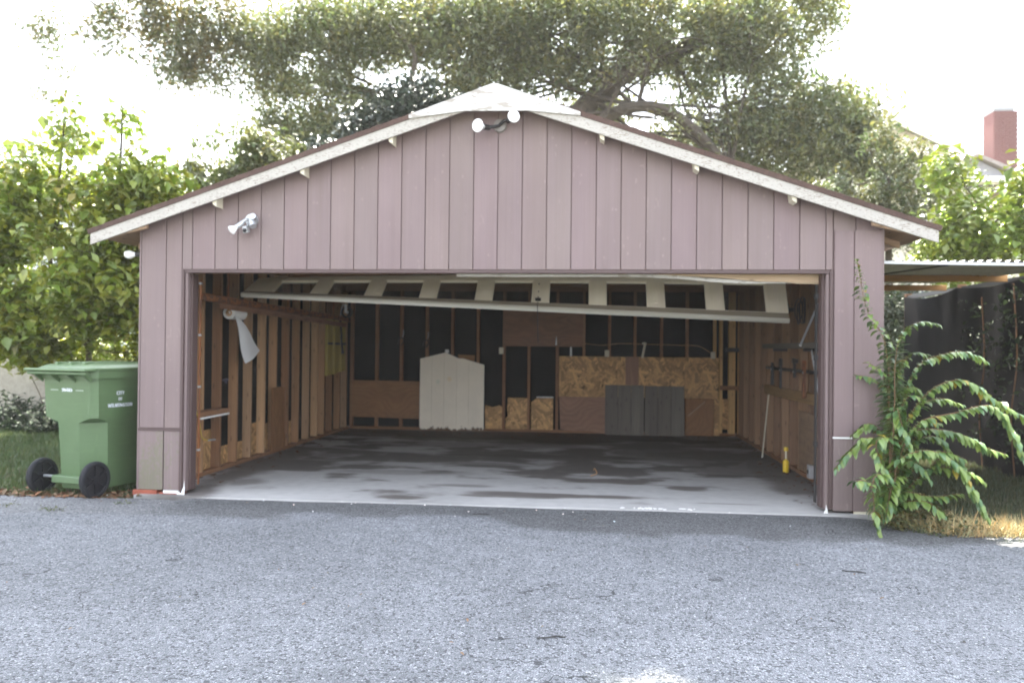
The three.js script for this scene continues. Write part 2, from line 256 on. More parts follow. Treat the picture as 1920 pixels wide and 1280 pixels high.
// ------------------------------------------------------------------ the garage
const garage = thing('garage', 'low gabled two-car garage with mauve brown grooved siding and a wide open doorway', 'garage');
const roofY = x => 3.36 - 0.337 * Math.abs(x);
const DEEP = -5.85, HALF = 3.06;
{
  const G = garage, top = x => roofY(x) - 0.022;
  // front: backing sheet in the grooves, then each board between two grooves
  put(G, 'siding_backing', plate([[-HALF, 0.06], [-2.69, 0.06], [-2.69, 1.93], [2.69, 1.93], [2.69, 0.06], [HALF, 0.06], [HALF, top(HALF)], [0, top(0)], [-HALF, top(HALF)]], -0.002, 0.006, 1, 1, 1, 0), M.groove);
  const cuts = [-HALF + 0.004, -2.833, -2.69]; for (let k = -13; k <= 13; k++) if (Math.abs(k * 0.2013) < 2.66) cuts.push(k * 0.2013 + 0.016); cuts.push(2.69, 2.862, HALF - 0.004);
  for (let i = 0; i + 1 < cuts.length; i++) {
    const a = cuts[i] + 0.0032, b = cuts[i + 1] - 0.0032, pillar = b < -2.68 || a > 2.68, y0 = pillar ? (b < 0 ? 0.562 : 0.03) : 1.917;
    const pts = [[a, y0], [b, y0], [b, top(b)], ...(a < -0.01 && b > 0.01 ? [[0, top(0)]] : []), [a, top(a)]];
    const dz = 0.0012 * (hash(i, 3, 9) - 0.5); put(G, 'siding_board', plate(pts, 0.0065, 0.020 + dz, 1, 1.3, 2.6, 0.002), M.siding[(i * 7) % 4]);
  }
  for (const [a, b, m] of [[-HALF + 0.006, -2.838, M.mossy], [-2.828, -2.692, M.mossy]]) put(G, 'siding_board', plate([[a, 0.035], [b, 0.035], [b, 0.536], [a, 0.538]], 0.0065, 0.024, 1, 1.3, 2.6, 0.002), m, 'board with green algae low on the pillar');
  put(G, 'flashing', bx(-HALF, -2.69, 0.538, 0.560, 0.006, 0.030), M.casing);
  // right pillar: overlay boards proud of the wall, a pale joint part of the way
  for (const [a, b] of [[2.699, 2.843], [2.851, 3.052]]) { put(G, 'siding_board', plate([[a, 0.60], [b, 0.60], [b, 2.226], [a, 2.228]], 0.0215, 0.034, 1, 1.3, 2.6, 0.002), M.siding[1]); put(G, 'siding_board', plate([[a, 0.02], [b, 0.02], [b, 0.588], [a, 0.588]], 0.0215, 0.034, 1, 1.3, 2.6, 0.002), M.siding[2]); }
  put(G, 'overlay_backing', bx(2.694, 3.05, 0.03, 2.22, 0.0206, 0.026), M.groove);
  put(G, 'flashing', bx(2.690, 2.838, 0.588, 0.600, 0.012, 0.040), M.whitePaint, 'bare white joint strip');
  put(G, 'flashing', bx(2.853, 3.052, 0.590, 0.598, 0.022, 0.031), M.casing);
  put(G, 'corner_board', bx(3.052, 3.075, 0.03, 2.26, -0.02, 0.030, 1.3, 2.6), M.siding[3]); put(G, 'corner_board', bx(-3.073, -3.058, 0.03, 2.26, -0.04, 0.019, 1.3, 2.6), M.siding[0]);
  put(G, 'brick', rbx(-3.10, -2.885, -0.03, 0.032, -0.08, 0.035, 0.006, 0.4, 0.4), M.brick); put(G, 'brick', rbx(-2.873, -2.67, -0.03, 0.012, -0.08, 0.02, 0.006, 0.4, 0.4), M.brick);
  put(G, 'bottom_trim', bx(-2.832, -2.695, 0.008, 0.033, 0.0, 0.022), M.whitePaint); put(G, 'bottom_trim', bx(2.86, 3.04, 0.0, 0.018, 0.0, 0.030), M.cream);
  // casing and jambs
  for (const s of [-1, 1]) {
    put(G, 'door_casing', rbx(s * 2.664, s * 2.6895, 0.03, 1.914, -0.02, 0.032, 0.003, 1.3, 2.6), M.casing);
    put(G, 'door_jamb', rbx(s * 2.640, s * 2.6635, 0.025, 1.890, -0.12, 0.012, 0.003, 1.3, 2.6), M.siding[0]);
    put(G, 'door_stop', rbx(s * 2.618, s * 2.6395, 0.03, 1.886, -0.13, -0.035, 0.003, 1.3, 2.6), M.casing);
    put(G, 'jamb_post', bx(s * 2.69, s * 3.038, 0.04, 2.12, -0.092, -0.0025), M.stud[3]);
  }
  put(G, 'door_casing', rbx(-2.6895, 2.6895, 1.887, 1.9150, -0.03, 0.0225, 0.003, 1.3, 2.6), M.casing);
  put(G, 'header_beam', bx(-2.66, 2.66, 1.893, 2.12, -0.12, -0.0305), M.stud[0]);
  put(G, 'peeling_paint', plate([[-2.705, 0], [-2.635, 0], [-2.632, 0.05], [-2.638, 0.12], [-2.643, 0.07], [-2.655, 0.045], [-2.665, 0.015], [-2.69, 0.025]], 0.0335, 0.036, 1, 1, 1, 0.0005), M.whitePaint, 'flaked white base of the door casing');
  put(G, 'peeling_paint', plate([[2.625, 0], [2.66, 0], [2.655, 0.03], [2.645, 0.07], [2.638, 0.03]], 0.0335, 0.036, 1, 1, 1, 0.0005), M.whitePaint, 'flaked white base of the door casing');
  put(G, 'rotten_board', plate([[1.30, 1.893], [2.645, 1.893], [2.645, 1.815], [2.45, 1.818], [2.36, 1.832], [2.1, 1.838], [1.9, 1.86], [1.6, 1.878]], -0.15, -0.1225, 0, 0.3, 2.4), wood(0.62, 0.48, 0.33), 'rotten pale lower edge of the header');
  // bargeboards, peak board, lookouts
  for (const s of [-1, 1]) {
    put(G, 'bargeboard', plate([[0.002 * s, roofY(0)], [3.43 * s, roofY(3.43)], [3.43 * s, roofY(3.43) - 0.094], [0.002 * s, roofY(0) - 0.094]].map(p => p), 0.145, 0.165, 0, 0.5, 1, 0.002), M.barge);
    for (const x of [0.86, 1.604, 2.355]) put(G, 'lookout', plate([[s * x - 0.022, roofY(x) - 0.03], [s * x + 0.022, roofY(x) - 0.03], [s * x + 0.022, roofY(x) - 0.140], [s * x - 0.012, roofY(x) - 0.118]], 0.021, 0.144), M.cream);
  }
  put(G, 'peak_board', plate([[-0.70, 3.158], [-0.02, 3.398], [0.02, 3.398], [0.69, 3.156], [0.69, 3.128], [0.27, 3.174], [-0.25, 3.180], [-0.70, 3.128]], 0.167, 0.184, 0, 0.5, 1, 0.002), M.cap);
  // roof
  for (const s of [-1, 1]) {
    const sh = [[0, roofY(0)], [3.445, roofY(3.445)]], up = []; for (let k = 24; k >= 0; k--) { const x = k * 3.455 / 24; up.push([x, roofY(x) + 0.040]); if (k) up.push([x - 0.004, roofY(x) + 0.046]); }
    put(G, 'shingles', plate([...sh, ...up].map(p => [p[0] * s, p[1]]), DEEP - 0.16, 0.172, 2, 1, 1, 0), M.shingle);
    put(G, 'roof_deck', plate([[0, roofY(0) - 0.021], [3.43, roofY(3.43) - 0.021], [3.43, roofY(3.43) - 0.001], [0, roofY(0) - 0.001]].map(p => [p[0] * s, p[1]]), DEEP - 0.14, 0.143, 2, 0.3, 2.4, 0), M.deck);
    for (let k = 0; k <= 10; k++) { const z = 0.10 - 0.59 * k, fz = k === 0 ? [0.101, 0.139] : [z - 0.019, z + 0.019]; put(G, 'rafter', plate([[s * (k ? 0.01 : 2.95), roofY(k ? 0.01 : 2.95) - 0.022], [s * 3.37, roofY(3.37) - 0.022], [s * 3.37, roofY(3.37) - 0.075], [s * (k ? 0.01 : 2.95), roofY(k ? 0.01 : 2.95) - 0.115]], fz[0], fz[1], 0, 0.3, 2.4), M.tail); }
    put(G, 'top_plate', bx(s * 2.95, s * 3.04, 2.12, 2.212, DEEP + 0.1, -0.1), M.stud[1]);
  }
  put(G, 'ridge_board', bx(-0.0095, 0.0095, 3.20, 3.335, DEEP, -0.01), M.stud[0]);
  for (let k = 1; k < 6; k++) put(G, 'ceiling_joist', bx(-2.94, 2.94, 2.125, 2.215, -1.1 * k - 0.019, -1.1 * k + 0.019), M.stud[3]);
  // side and back walls
  put(G, 'sheathing', bx(-3.048, -3.0405, 0.04, 2.2, DEEP, -0.1), M.felt); put(G, 'side_wall', bx(-3.06, -3.0485, 0.0, 2.215, DEEP, -0.003, 1.3, 2.6), M.siding[2]);
  put(G, 'side_wall', bx(3.06, 3.072, 0.0, 2.215, DEEP, -0.021, 1.3, 2.6), M.siding[2]);
  for (let z = -0.1, k = 0; z > DEEP + 0.02; k++) { const w = 0.18 + 0.03 * hash(k, 1, 2), e = Math.max(DEEP + 0.01, z - w); put(G, 'sheathing_board', bx(3.041, 3.0555 + 0.003 * hash(k, 2, 2), 0.03, 2.2, e + 0.004 + 0.03 * hash(k, 3, 2), z), k % 3 === 1 ? M.darkWood : M.dimWood[k % 2]); z = e; }
  put(G, 'sheathing', plate([[-3.04, 0.04], [3.04, 0.04], [3.04, top(3.04) - 0.02], [0, top(0) - 0.02], [-3.04, top(3.04) - 0.02]], DEEP, DEEP + 0.008, 1, 1, 1, 0), M.felt);
  put(G, 'back_wall', plate([[-3.05, 0.0], [3.05, 0.0], [3.05, top(3.05) - 0.02], [0, top(0) - 0.02], [-3.05, top(3.05) - 0.02]], DEEP - 0.014, DEEP - 0.002, 1, 1.3, 2.6, 0), M.siding[2]);
  for (const s of [-1, 1]) put(G, 'bottom_plate', bx(s * 2.95, s * 3.04, 0.001, 0.039, DEEP + 0.1, -0.1), M.stud[3]);
  put(G, 'bottom_plate', bx(-2.94, 2.94, 0.001, 0.039, DEEP + 0.01, DEEP + 0.098), M.stud[3]);
  for (const [i, z] of [-0.73, -0.92, -1.30, -1.69, -2.05, -2.43, -2.77, -3.17, -3.53, -3.91, -4.25, -4.54, -4.88, -5.26, -5.6].entries()) put(G, 'stud', rbx(-3.04, -2.95, 0.04, 2.12, z - 0.022, z + 0.022, 0.003), M.stud[(i * 3 + 2) % 5]);
  for (let i = 0; i < 15; i++) { const z = -0.55 - 0.385 * i; if (z > -5.8) put(G, 'stud', rbx(2.95, 3.04, 0.04, 2.12, z - 0.022, z + 0.022, 0.003), M.dimWood[2 + i % 2]); }
  for (const [i, x] of [-2.922, -2.524, -2.136, -1.734, -1.335, -0.938, -0.535, -0.151, 0.279, 0.683, 1.067, 1.45, 1.846, 2.224, 2.631].entries()) put(G, 'stud', rbx(x - 0.02, x + 0.02, 0.04, Math.min(2.6, top(x) - 0.06), DEEP + 0.01, DEEP + 0.1, 0.003), i === 14 ? M.lumber : M.studRed[i % 2]);
  put(G, 'stud', rbx(2.83, 2.925, 0.04, 2.2, DEEP + 0.05, DEEP + 0.14, 0.003), M.lumber, 'pale newer stud in the right back corner'); put(G, 'stud', rbx(2.70, 2.745, 0.04, 2.2, DEEP + 0.01, DEEP + 0.1, 0.003), M.lumber);
  put(G, 'stud', rbx(2.952, 2.99, 0.04, 2.1, DEEP + 0.15, DEEP + 0.19, 0.003), M.lumberOrange);
  put(G, 'blocking', rbx(2.78, 3.0, 1.25, 1.315, DEEP + 0.145, DEEP + 0.2, 0.003), M.darkMetal); put(G, 'blocking', rbx(2.70, 3.0, 0.69, 0.75, DEEP + 0.145, DEEP + 0.2, 0.003), M.stud[3]);
  // boards nailed to the back wall and between the left studs
  put(G, 'hardboard_panel', rbx(-0.548, 0.667, 1.307, 1.95, -5.748, -5.738, 0.002, 1, 1), M.hardboard, 'reddish brown board high on the back wall');
  put(G, 'plywood_panel', plate([[-2.93, 0.19], [-1.815, 0.17], [-1.82, 0.750], [-2.94, 0.755]], -5.748, -5.736, 0, 1, 1), M.plyBrown, 'brown plywood low on the back wall');
  put(G, 'osb_panel', rbx(0.31, 2.69, 0.552, 1.163, -5.748, -5.736, 0.002, 1, 1), M.osb, 'wide strand board across the back wall');
  put(G, 'plywood_panel', plate([[0.335, 0.06], [0.55, 0.03], [0.70, 0.045], [1.01, 0.005], [1.01, 0.551], [0.315, 0.551]], -5.748, -5.734, 0, 1, 1), M.plyPink, 'weathered pinkish plywood under the strand board');
  put(G, 'osb_strip', rbx(2.62, 2.70, 0.002, 0.551, -5.747, -5.733, 0.002, 1, 1), M.osb); put(G, 'osb_panel', rbx(2.70, 2.83, 0.10, 0.55, -5.766, -5.752, 0.002, 1, 1), M.osbDark);
  put(G, 'board_strip', rbx(1.31, 1.507, 0.742, 1.160, -5.735, -5.722, 0.002), M.plyPink, 'grey brown strip nailed over the strand board');
  for (const p of [[[-0.819, 0.02], [-0.538, 0.02], [-0.538, 0.37], [-0.60, 0.40], [-0.70, 0.37], [-0.78, 0.39], [-0.819, 0.40]], [[-0.50, 0.02], [-0.148, 0.02], [-0.148, 0.519], [-0.47, 0.519], [-0.48, 0.35], [-0.465, 0.24], [-0.50, 0.20]], [[-0.11, 0.02], [0.223, 0.02], [0.223, 0.525], [-0.03, 0.52], [-0.06, 0.49], [-0.11, 0.46]]]) put(G, 'osb_panel', plate(p, DEEP + 0.075, DEEP + 0.088, 1, 1, 1), M.osb, 'torn strand board between the back studs');
  put(G, 'board_strip', rbx(-0.03, 0.225, 0.527, 0.542, DEEP + 0.05, DEEP + 0.1, 0.002), M.whitePaint);
  const zs = [-0.75, -1.28, -1.67, -2.03, -2.41, -2.75, -3.15, -3.51]; for (let i = 0; i + 1 < zs.length; i++) { const h = 0.22 + 0.22 * hash(i, 5, 5); put(G, 'osb_panel', bx(-3.039, -3.027, 0.04, h, zs[i + 1] + 0.025, zs[i] - 0.045, 1, 1), M.osbDark); }
  put(G, 'plywood_panel', rbx(2.936, 2.949, 0.06, 0.66, -2.02, -0.98, 0.002, 1, 1), wood(0.22, 0.145, 0.09), 'dark plywood low on the right studs');
  put(G, 'plywood_panel', rbx(-2.949, -2.938, 0.04, 0.78, -3.02, -2.62, 0.002, 1, 1), M.plyBrown, 'dark plywood off-cut against the left studs');
  put(G, 'wall_rail', rbx(2.912, 2.949, 0.752, 0.862, -3.6, -0.9, 0.003), wood(0.26, 0.16, 0.07), 'horizontal board along the right studs');
}

// ------------------------------------------------------------------ the broken overhead door, twisted from nearly flat (left) to steep (right)
{
  const D = thing('garage_door', 'broken cream sectional door with a row of windows hanging crooked in the doorway', 'garage door');
  const th = s => mix(0.42, 1.12, s), pt = (s, v, t) => { const a = th(s), y0 = mix(1.775, 1.552, s), x = mix(-2.702, 2.639, s); return [x, y0 + v * Math.sin(a) + t * Math.cos(a), -1.2 - v * Math.cos(a) + t * Math.sin(a)]; };
  const piece = (x0, x1, v0, v1, t0, t1) => {
    const n = Math.max(1, Math.round(Math.abs(x1 - x0) / 0.2)), g = new THREE.BoxGeometry(1, 1, 1, n, 1, 1), P = g.attributes.position;
    const f = x => (x + 2.702) / 5.341; for (let i = 0; i < P.count; i++) P.setXYZ(i, ...pt(f(mix(x0, x1, P.getX(i) + 0.5)), mix(v0, v1, P.getY(i) + 0.5), mix(t0, t1, P.getZ(i) + 0.5)));
    const q = metreUV(g, Math.abs(x1 - x0) > Math.abs(v1 - v0) ? 0 : 1, 0.5, 1); q.computeVertexNormals(); return q;
  };
  put(D, 'bottom_rail', piece(-2.70, 2.639, 0, 0.074, -0.02, 0.02), M.doorRail);
  put(D, 'bottom_seal', piece(-2.702, 2.641, -0.008, 0.016, 0.021, 0.027), M.alu); put(D, 'bottom_seal', piece(-2.702, 2.641, -0.016, -0.002, -0.014, 0.018), M.alu);
  put(D, 'top_rail', piece(-2.70, 2.639, 0.395, 0.48, -0.018, 0.018), M.doorPaint);
  const c = k => -2.215 + 0.5575 * k; let prev = -2.70;
  for (let k = 0; k < 9; k++) {
    const a = c(k) - 0.203, b = c(k) + 0.203; put(D, 'stile', piece(prev, a, 0.074, 0.395, -0.018, 0.018), M.doorPaint); prev = b;
    put(D, 'pane', piece(a, b, 0.074, 0.395, -0.003, 0.001), M.glass);
    for (const [x0, x1, v0, v1] of [[a, b, 0.383, 0.395], [a, b, 0.074, 0.083], [a, a + 0.012, 0.083, 0.383], [b - 0.012, b, 0.083, 0.383]]) put(D, 'glazing_bead', piece(x0, x1, v0, v1, 0.0012, 0.012), M.doorPaint);
  }
  put(D, 'stile', piece(prev, 2.639, 0.074, 0.395, -0.018, 0.018), M.doorPaint);
  for (const x of [0.272, -1.33, 1.41]) { put(D, 'hinge', piece(x - 0.022, x + 0.022, 0.13, 0.36, 0.0185, 0.024), M.doorPaint); }
  for (const v of [0.14, 0.22, 0.33]) put(D, 'bolt', piece(0.266, 0.278, v, v + 0.012, 0.0245, 0.03), M.darkMetal);
  put(D, 'bracket', piece(0.245, 0.30, 0.095, 0.128, 0.0205, 0.034), M.darkMetal); put(D, 'cable', tube([pt(0.557, 0.1, 0.04), pt(0.557, 0.02, 0.05), [0.275, 1.5, -1.2], [0.28, 1.33, -1.22]], 0.0035, 12, 5), M.black);
  put(D, 'roller_bracket', piece(2.6, 2.66, 0.10, 0.20, -0.05, -0.02), M.darkMetal); put(D, 'roller', place(cyl(0.02, 0.02, 0.12, [0, 0, 0], 10), pt(1.0, 0.14, -0.03), [0, 0, 1.57]), M.darkMetal);
  // the section above, lying almost flat behind
  const up = (x0, x1, d0, d1, t0, t1) => { const n = 14, g = new THREE.BoxGeometry(1, 1, 1, n, 1, 1), P = g.attributes.position; for (let i = 0; i < P.count; i++) { const x = mix(x0, x1, P.getX(i) + 0.5), s = (x + 2.702) / 5.341, a = th(s), e = pt(s, 0.485, 0), d = mix(d0, d1, P.getY(i) + 0.5), b = a * 0.18; P.setXYZ(i, x, e[1] + d * Math.sin(b) + mix(t0, t1, P.getZ(i) + 0.5), e[2] - d * Math.cos(b)); } const q = metreUV(g, 0, 0.5, 1); q.computeVertexNormals(); return q; };
  put(D, 'upper_section', up(-2.70, 2.639, 0.01, 0.46, -0.014, 0.014), M.doorPaint);
  const strip = tag(put(scene, 'bent_strip', merge([[[-0.35, 1.886], [0.12, 1.886], [1.01, 1.889], [1.3, 1.882], [1.49, 1.874], [1.75, 1.848], [2.05, 1.834], [2.42, 1.836]]].flatMap(q => q.slice(1).map((p, i) => bar([q[i][0], q[i][1], -0.165], [p[0] + 0.002, p[1], -0.165], 0.012, 0.024 + 0.004 * (i % 2), 0.5, 1)))), M.cap), 'bent white strip hanging along the underside of the doorway header', 'strip');
}
// tracks of the door
{
  const T = thing('door_track', 'rusty overhead door track along the left studs', 'track');
  const chan = (a, b) => merge([bar(a, b, 0.006, 0.062, 0.5, 0.5), bar([a[0] + 0.02, a[1] + 0.031, a[2]], [b[0] + 0.02, b[1] + 0.031, b[2]], 0.04, 0.005, 0.5, 0.5), bar([a[0] + 0.02, a[1] - 0.031, a[2]], [b[0] + 0.02, b[1] - 0.031, b[2]], 0.04, 0.005, 0.5, 0.5)]);
  put(T, 'horizontal_rail', chan([-2.74, 1.71, -0.42], [-2.74, 1.665, -4.95]), M.rust);
  put(T, 'angle_iron', merge([bar([-2.79, 1.66, -0.9], [-2.77, 1.585, -4.95], 0.008, 0.06, 0.5, 0.5)]), M.studRed[0]);
  put(T, 'vertical_rail', bx(-2.614, -2.606, 0.06, 1.84, -0.17, -0.145), M.rust);
  for (const y of [0.35, 0.9, 1.35, 1.8]) put(T, 'bracket', bx(-2.62, -2.602, y, y + 0.018, -0.172, -0.141), M.zinc);
  for (const z of [-1.0, -2.6, -4.3]) put(T, 'hanger', bx(-2.755, -2.745, 1.68, 2.12, z - 0.015, z + 0.015), M.rust);
  const U = thing('door_track', 'dark upright door track behind the right door jamb', 'track');
  put(U, 'vertical_rail', bx(2.606, 2.614, 0.05, 1.84, -0.19, -0.135), M.darkMetal); for (const y of [0.5, 1.2, 1.7]) put(U, 'bracket', bx(2.60, 2.622, y, y + 0.04, -0.195, -0.131), M.darkMetal);
  const p = thing('pulley', 'steel pulley wheel hanging from the far end of the left door track', 'pulley', [-2.62, 1.755, -4.5]);
  put(p, 'wheel', place(new THREE.TorusGeometry(0.07, 0.012, 8, 24), [0, 0, 0], [0, 0.35, 0]), M.darkMetal); put(p, 'hub', place(cyl(0.02, 0.02, 0.03, [0, 0, 0], 12), [0, 0, 0], [1.57, 0, 0]), M.zinc); put(p, 'hook', tube([[0, 0, 0.01], [-0.02, 0.09, 0.01], [-0.06, 0.10, 0], [-0.1, -0.06, 0]], 0.006, 14, 6), M.zinc); put(p, 'label_plate', bx(-0.03, 0.005, -0.01, 0.11, 0.018, 0.024), M.whitePaint);
}

// ------------------------------------------------------------------ things kept in the garage
{
  // paper roll
  const r = thing('paper_roll', 'white paper towel roll hanging on the left wall with a long loose sheet', 'paper towel');
  const roll = place(cyl(0.062, 0.062, 0.30, [0, 0, 0], 26), [-2.86, 1.60, -1.42], [1.5708, 0, 0]); put(r, 'roll', roll, M.whitePaint);
  put(r, 'core', place(new THREE.TorusGeometry(0.026, 0.008, 8, 20), [-2.86, 1.60, -1.268]), M.stud[2]);
  put(r, 'holder', tube([[-2.95, 1.70, -1.24], [-2.90, 1.72, -1.24], [-2.86, 1.67, -1.245], [-2.86, 1.60, -1.25], [-2.86, 1.60, -1.60], [-2.86, 1.66, -1.61], [-2.94, 1.69, -1.61]], 0.007, 40, 6), M.lumberOrange);
  const n = 14, pos = [], uv = [], idx = [], A = [-2.80, 1.585, -1.27], Bp = [-2.79, 1.085, -1.45], Cp = [-2.80, 1.22, -1.97], Dp = [-2.815, 1.56, -1.40];
  for (let side = 0; side < 2; side++) for (let j = 0; j <= n; j++) for (let i = 0; i <= n; i++) { const s = i / n, t = j / n, L = A.map((a, k) => mix(a, Bp[k], t)), Q = Dp.map((a, k) => mix(a, Cp[k], t)), p = L.map((a, k) => mix(a, Q[k], s)); pos.push(p[0] + 0.035 * Math.sin(s * 2.6 + t * 1.2) * t + 0.012 * Math.sin(t * 6) - side * 0.0012, p[1] - 0.01 * Math.sin(s * 3.1) * t, p[2]); uv.push(s, t); }
  const N1 = (n + 1) * (n + 1); for (let side = 0; side < 2; side++) for (let j = 0; j < n; j++) for (let i = 0; i < n; i++) { const a = side * N1 + j * (n + 1) + i, b = a + n + 1; side ? idx.push(a, a + 1, b, a + 1, b + 1, b) : idx.push(a, b, a + 1, a + 1, b, b + 1); }
  const g = new THREE.BufferGeometry(); g.setAttribute('position', new THREE.Float32BufferAttribute(pos, 3)); g.setAttribute('uv', new THREE.Float32BufferAttribute(uv, 2)); g.setIndex(idx); g.computeVertexNormals(); put(r, 'loose_sheet', g, std({ color: C(0.8, 0.8, 0.8), roughness: 0.9 }));
  // small shelf and cord
  const s = thing('wall_shelf', 'short dark board shelf on the left studs with a pale front strip', 'shelf'); put(s, 'board', bx(-2.949, -2.82, 0.60, 0.645, -1.22, -0.58), M.stud[3]); put(s, 'front_strip', bar([-2.815, 0.588, -0.6], [-2.815, 0.592, -1.2], 0.01, 0.016), M.whitePaint);
  const c = thing('extension_cord', 'yellow cord with a pale plug dangling beside the left door jamb', 'cord'); put(c, 'cord', tube([[-2.63, 0.70, -0.14], [-2.66, 0.62, -0.25], [-2.74, 0.50, -0.45], [-2.82, 0.40, -0.66], [-2.84, 0.365, -0.80]], 0.0065, 26, 6), std({ color: C(0.62, 0.43, 0.05), roughness: 0.5 })); put(c, 'plug', bar([-2.84, 0.365, -0.80], [-2.83, 0.360, -0.93], 0.016, 0.014), M.zinc);
  const w = thing('switch_box', 'small cream switch box on the first left stud', 'switch', [-2.93, 1.35, -0.62]); put(w, 'box', new RoundedBoxGeometry(0.05, 0.11, 0.07, 2, 0.006), M.cream); put(w, 'toggle', bx(0.024, 0.036, -0.012, 0.012, -0.006, 0.006), M.whitePaint);
  // yellow slabs in the back left corner
  for (const [i, a] of [['tall yellow foam strip nearest the camera in the left back corner', -4.62, 0.86], ['yellow foam strip between two others in the left back corner', -4.93, 0.89], ['yellow foam strip farthest back in the left corner', -5.22, 0.9]].entries()) { const y = thing('foam_strip', a[0], 'foam strip', [0, 0, 0]); put(y, 'strip', plate([[-0.11, a[2] - (i === 1 ? 0.02 : 0)], [0.11, a[2] + 0.02], [0.10, 1.66], [0.03, 1.70], [-0.11, 1.69]], -0.02, 0.02).rotateY(Math.PI / 2).translate(-2.915 + 0.004 * i, 0, a[1]), std({ color: C(0.50, 0.40, 0.115), roughness: 0.85, map: plyTex })); put(y, 'strap', bx(-2.894 + 0.004 * i, -2.890 + 0.004 * i, 1.30, 1.33, a[1] - 0.11, a[1] + 0.11), M.black); }
  const h = thing('black_hose', 'short black hose hanging over the yellow foam strips', 'hose'); put(h, 'hose', tube([[-2.86, 1.68, -4.95], [-2.85, 1.5, -4.98], [-2.86, 1.34, -5.03], [-2.85, 1.2, -5.06]], 0.016, 20, 7), M.black); put(h, 'ferrule', cyl(0.02, 0.02, 0.05, [-2.85, 1.19, -5.06], 10), M.darkMetal);
}
{
  // white shed-shaped panel
  const S = thing('shed_panel', 'white wooden panel cut to a gabled house shape leaning on the back wall', 'panel', [-1.31, 0.0, -5.60]); S.rotation.x = -0.012;
  const whiteDirt = tex(512, 512, (u, v) => { const y = v * 1.25, n = fbm(u, v, 18, 12, 4, 6), m = fbm(u, v, 60, 40, 3, 16), st = sstep(0.012, -0.012, y - 0.012 - 0.11 * n * m * 1.4), k = 0.9 + 0.12 * (fbm(u, v, 6, 6, 4, 9) - 0.5) + 0.05 * (m - 0.5), sp = (p, q, r) => sstep(r, r * 0.6, Math.hypot(u - p, (v - q) * 1.1) + 0.03 * (n - 0.5)); const a = sp(0.46, 0.64, 0.045), b = sp(0.29, 0.60, 0.04); let c = [k, k * 0.98, k * 0.93]; c = c.map((q, i) => mix(q, [0.8, 0.66, 0.42][i], 0.5 * a)); c = c.map((q, i) => mix(q, [0.62, 0.72, 0.66][i], 0.5 * b)); return c.map((q, i) => mix(q, [0.13, 0.08, 0.045][i], st)); });
  const mat = std({ color: C(0.88, 0.81, 0.70), map: whiteDirt, roughness: 0.7 });
  const tp = x => { const q = [[-0.493, 1.102], [-0.10, 1.20], [0.10, 1.112], [0.17, 1.112], [0.495, 1.018]]; for (let i = 0; i < 4; i++) if (x <= q[i + 1][0]) return mix(q[i][1], q[i + 1][1], (x - q[i][0]) / (q[i + 1][0] - q[i][0])); return 1.018; };
  const cx = [-0.493, -0.31, -0.12, 0.075, 0.26, 0.495];
  for (let i = 0; i < 5; i++) { const a = cx[i] + 0.0007, b = cx[i + 1] - 0.0007, mid = [-0.10, 0.10, 0.17].filter(q => q > a && q < b).reverse(); const g = plate([[a, 0.004 + 0.01 * hash(i, 1, 1)], [b, 0.004 + 0.01 * hash(i, 2, 1)], [b, tp(b)], ...mid.map(q => [q, tp(q)]), [a, tp(a)]], 0, 0.016, 1, 1, 1, 0.0015); const P = g.attributes.position, uv = g.attributes.uv; for (let k = 0; k < P.count; k++) uv.setXY(k, P.getX(k) + 0.5, P.getY(k) / 1.25); put(S, 'panel_board', g, mat); }
  put(S, 'batten', bx(-0.45, 0.46, 0.3, 0.36, -0.03, -0.001), M.stud[0]); put(S, 'batten', bx(-0.45, 0.46, 0.85, 0.91, -0.03, -0.001), M.stud[0]);
  put(S, 'peak_block', rbx(-0.11, -0.055, 1.19, 1.245, -0.02, 0.02, 0.01), M.whitePaint);
  const b = thing('scrap_board', 'short orange brown scrap board behind the white shed panel', 'board'); put(b, 'board', plate([[-1.22, 1.0], [-0.98, 1.0], [-0.98, 1.16], [-1.24, 1.17]], -5.735, -5.715, 0), M.plyBrown);
  for (const [i, q] of [[1.005, 1.585, 'left weathered grey board leaning on the strand board'], [1.595, 2.175, 'right weathered grey board leaning on the strand board']].entries()) { const d = thing('grey_board', q[2], 'board', [(q[0] + q[1]) / 2, 0.001, -5.60], 0, 'grey boards leaning on the back wall'); d.rotation.x = -0.1; const n = 3, w = (q[1] - q[0]) / n; for (let k = 0; k < n; k++) put(d, 'plank', rbx(-w * n / 2 + k * w + 0.002, -w * n / 2 + (k + 1) * w - 0.002, 0, 0.742 - 0.008 * i, -0.012, 0.012 + 0.002 * (k % 2), 0.003), k === 1 ? M.greyBoard : std({ color: C(0.17 + 0.02 * k, 0.152 + 0.02 * k, 0.135 + 0.018 * k), map: grain })); }
  const p = thing('plywood_sheet', 'dark brown plywood sheet with a diagonal pale scratch right of the grey boards', 'plywood'); put(p, 'sheet', rbx(2.19, 2.615, 0.002, 0.55, -5.70, -5.688, 0.002, 1, 1), M.plyBrown); put(p, 'brace', bar([2.24, 0.30, -5.682], [2.48, 0.51, -5.682], 0.012, 0.014), M.tail);
  // odds and ends on the back wall
  const jb = (x, y, l) => { const j = thing('junction_box', l, 'junction box', [x, y, -5.735], 0, 'boxes on the back studs'); put(j, 'box', new RoundedBoxGeometry(0.065, 0.10, 0.03, 2, 0.006), M.cream); put(j, 'screw', place(cyl(0.006, 0.006, 0.006, [0, 0, 0], 8), [0, 0.02, 0.016], [1.57, 0, 0]), M.zinc); };
  jb(-0.575, 1.235, 'pale box on the stud under the left edge of the reddish board'); jb(1.03, 1.21, 'pale box just above the strand board near the leaning white pipe'); jb(2.6, 1.2, 'pale box above the right end of the strand board');
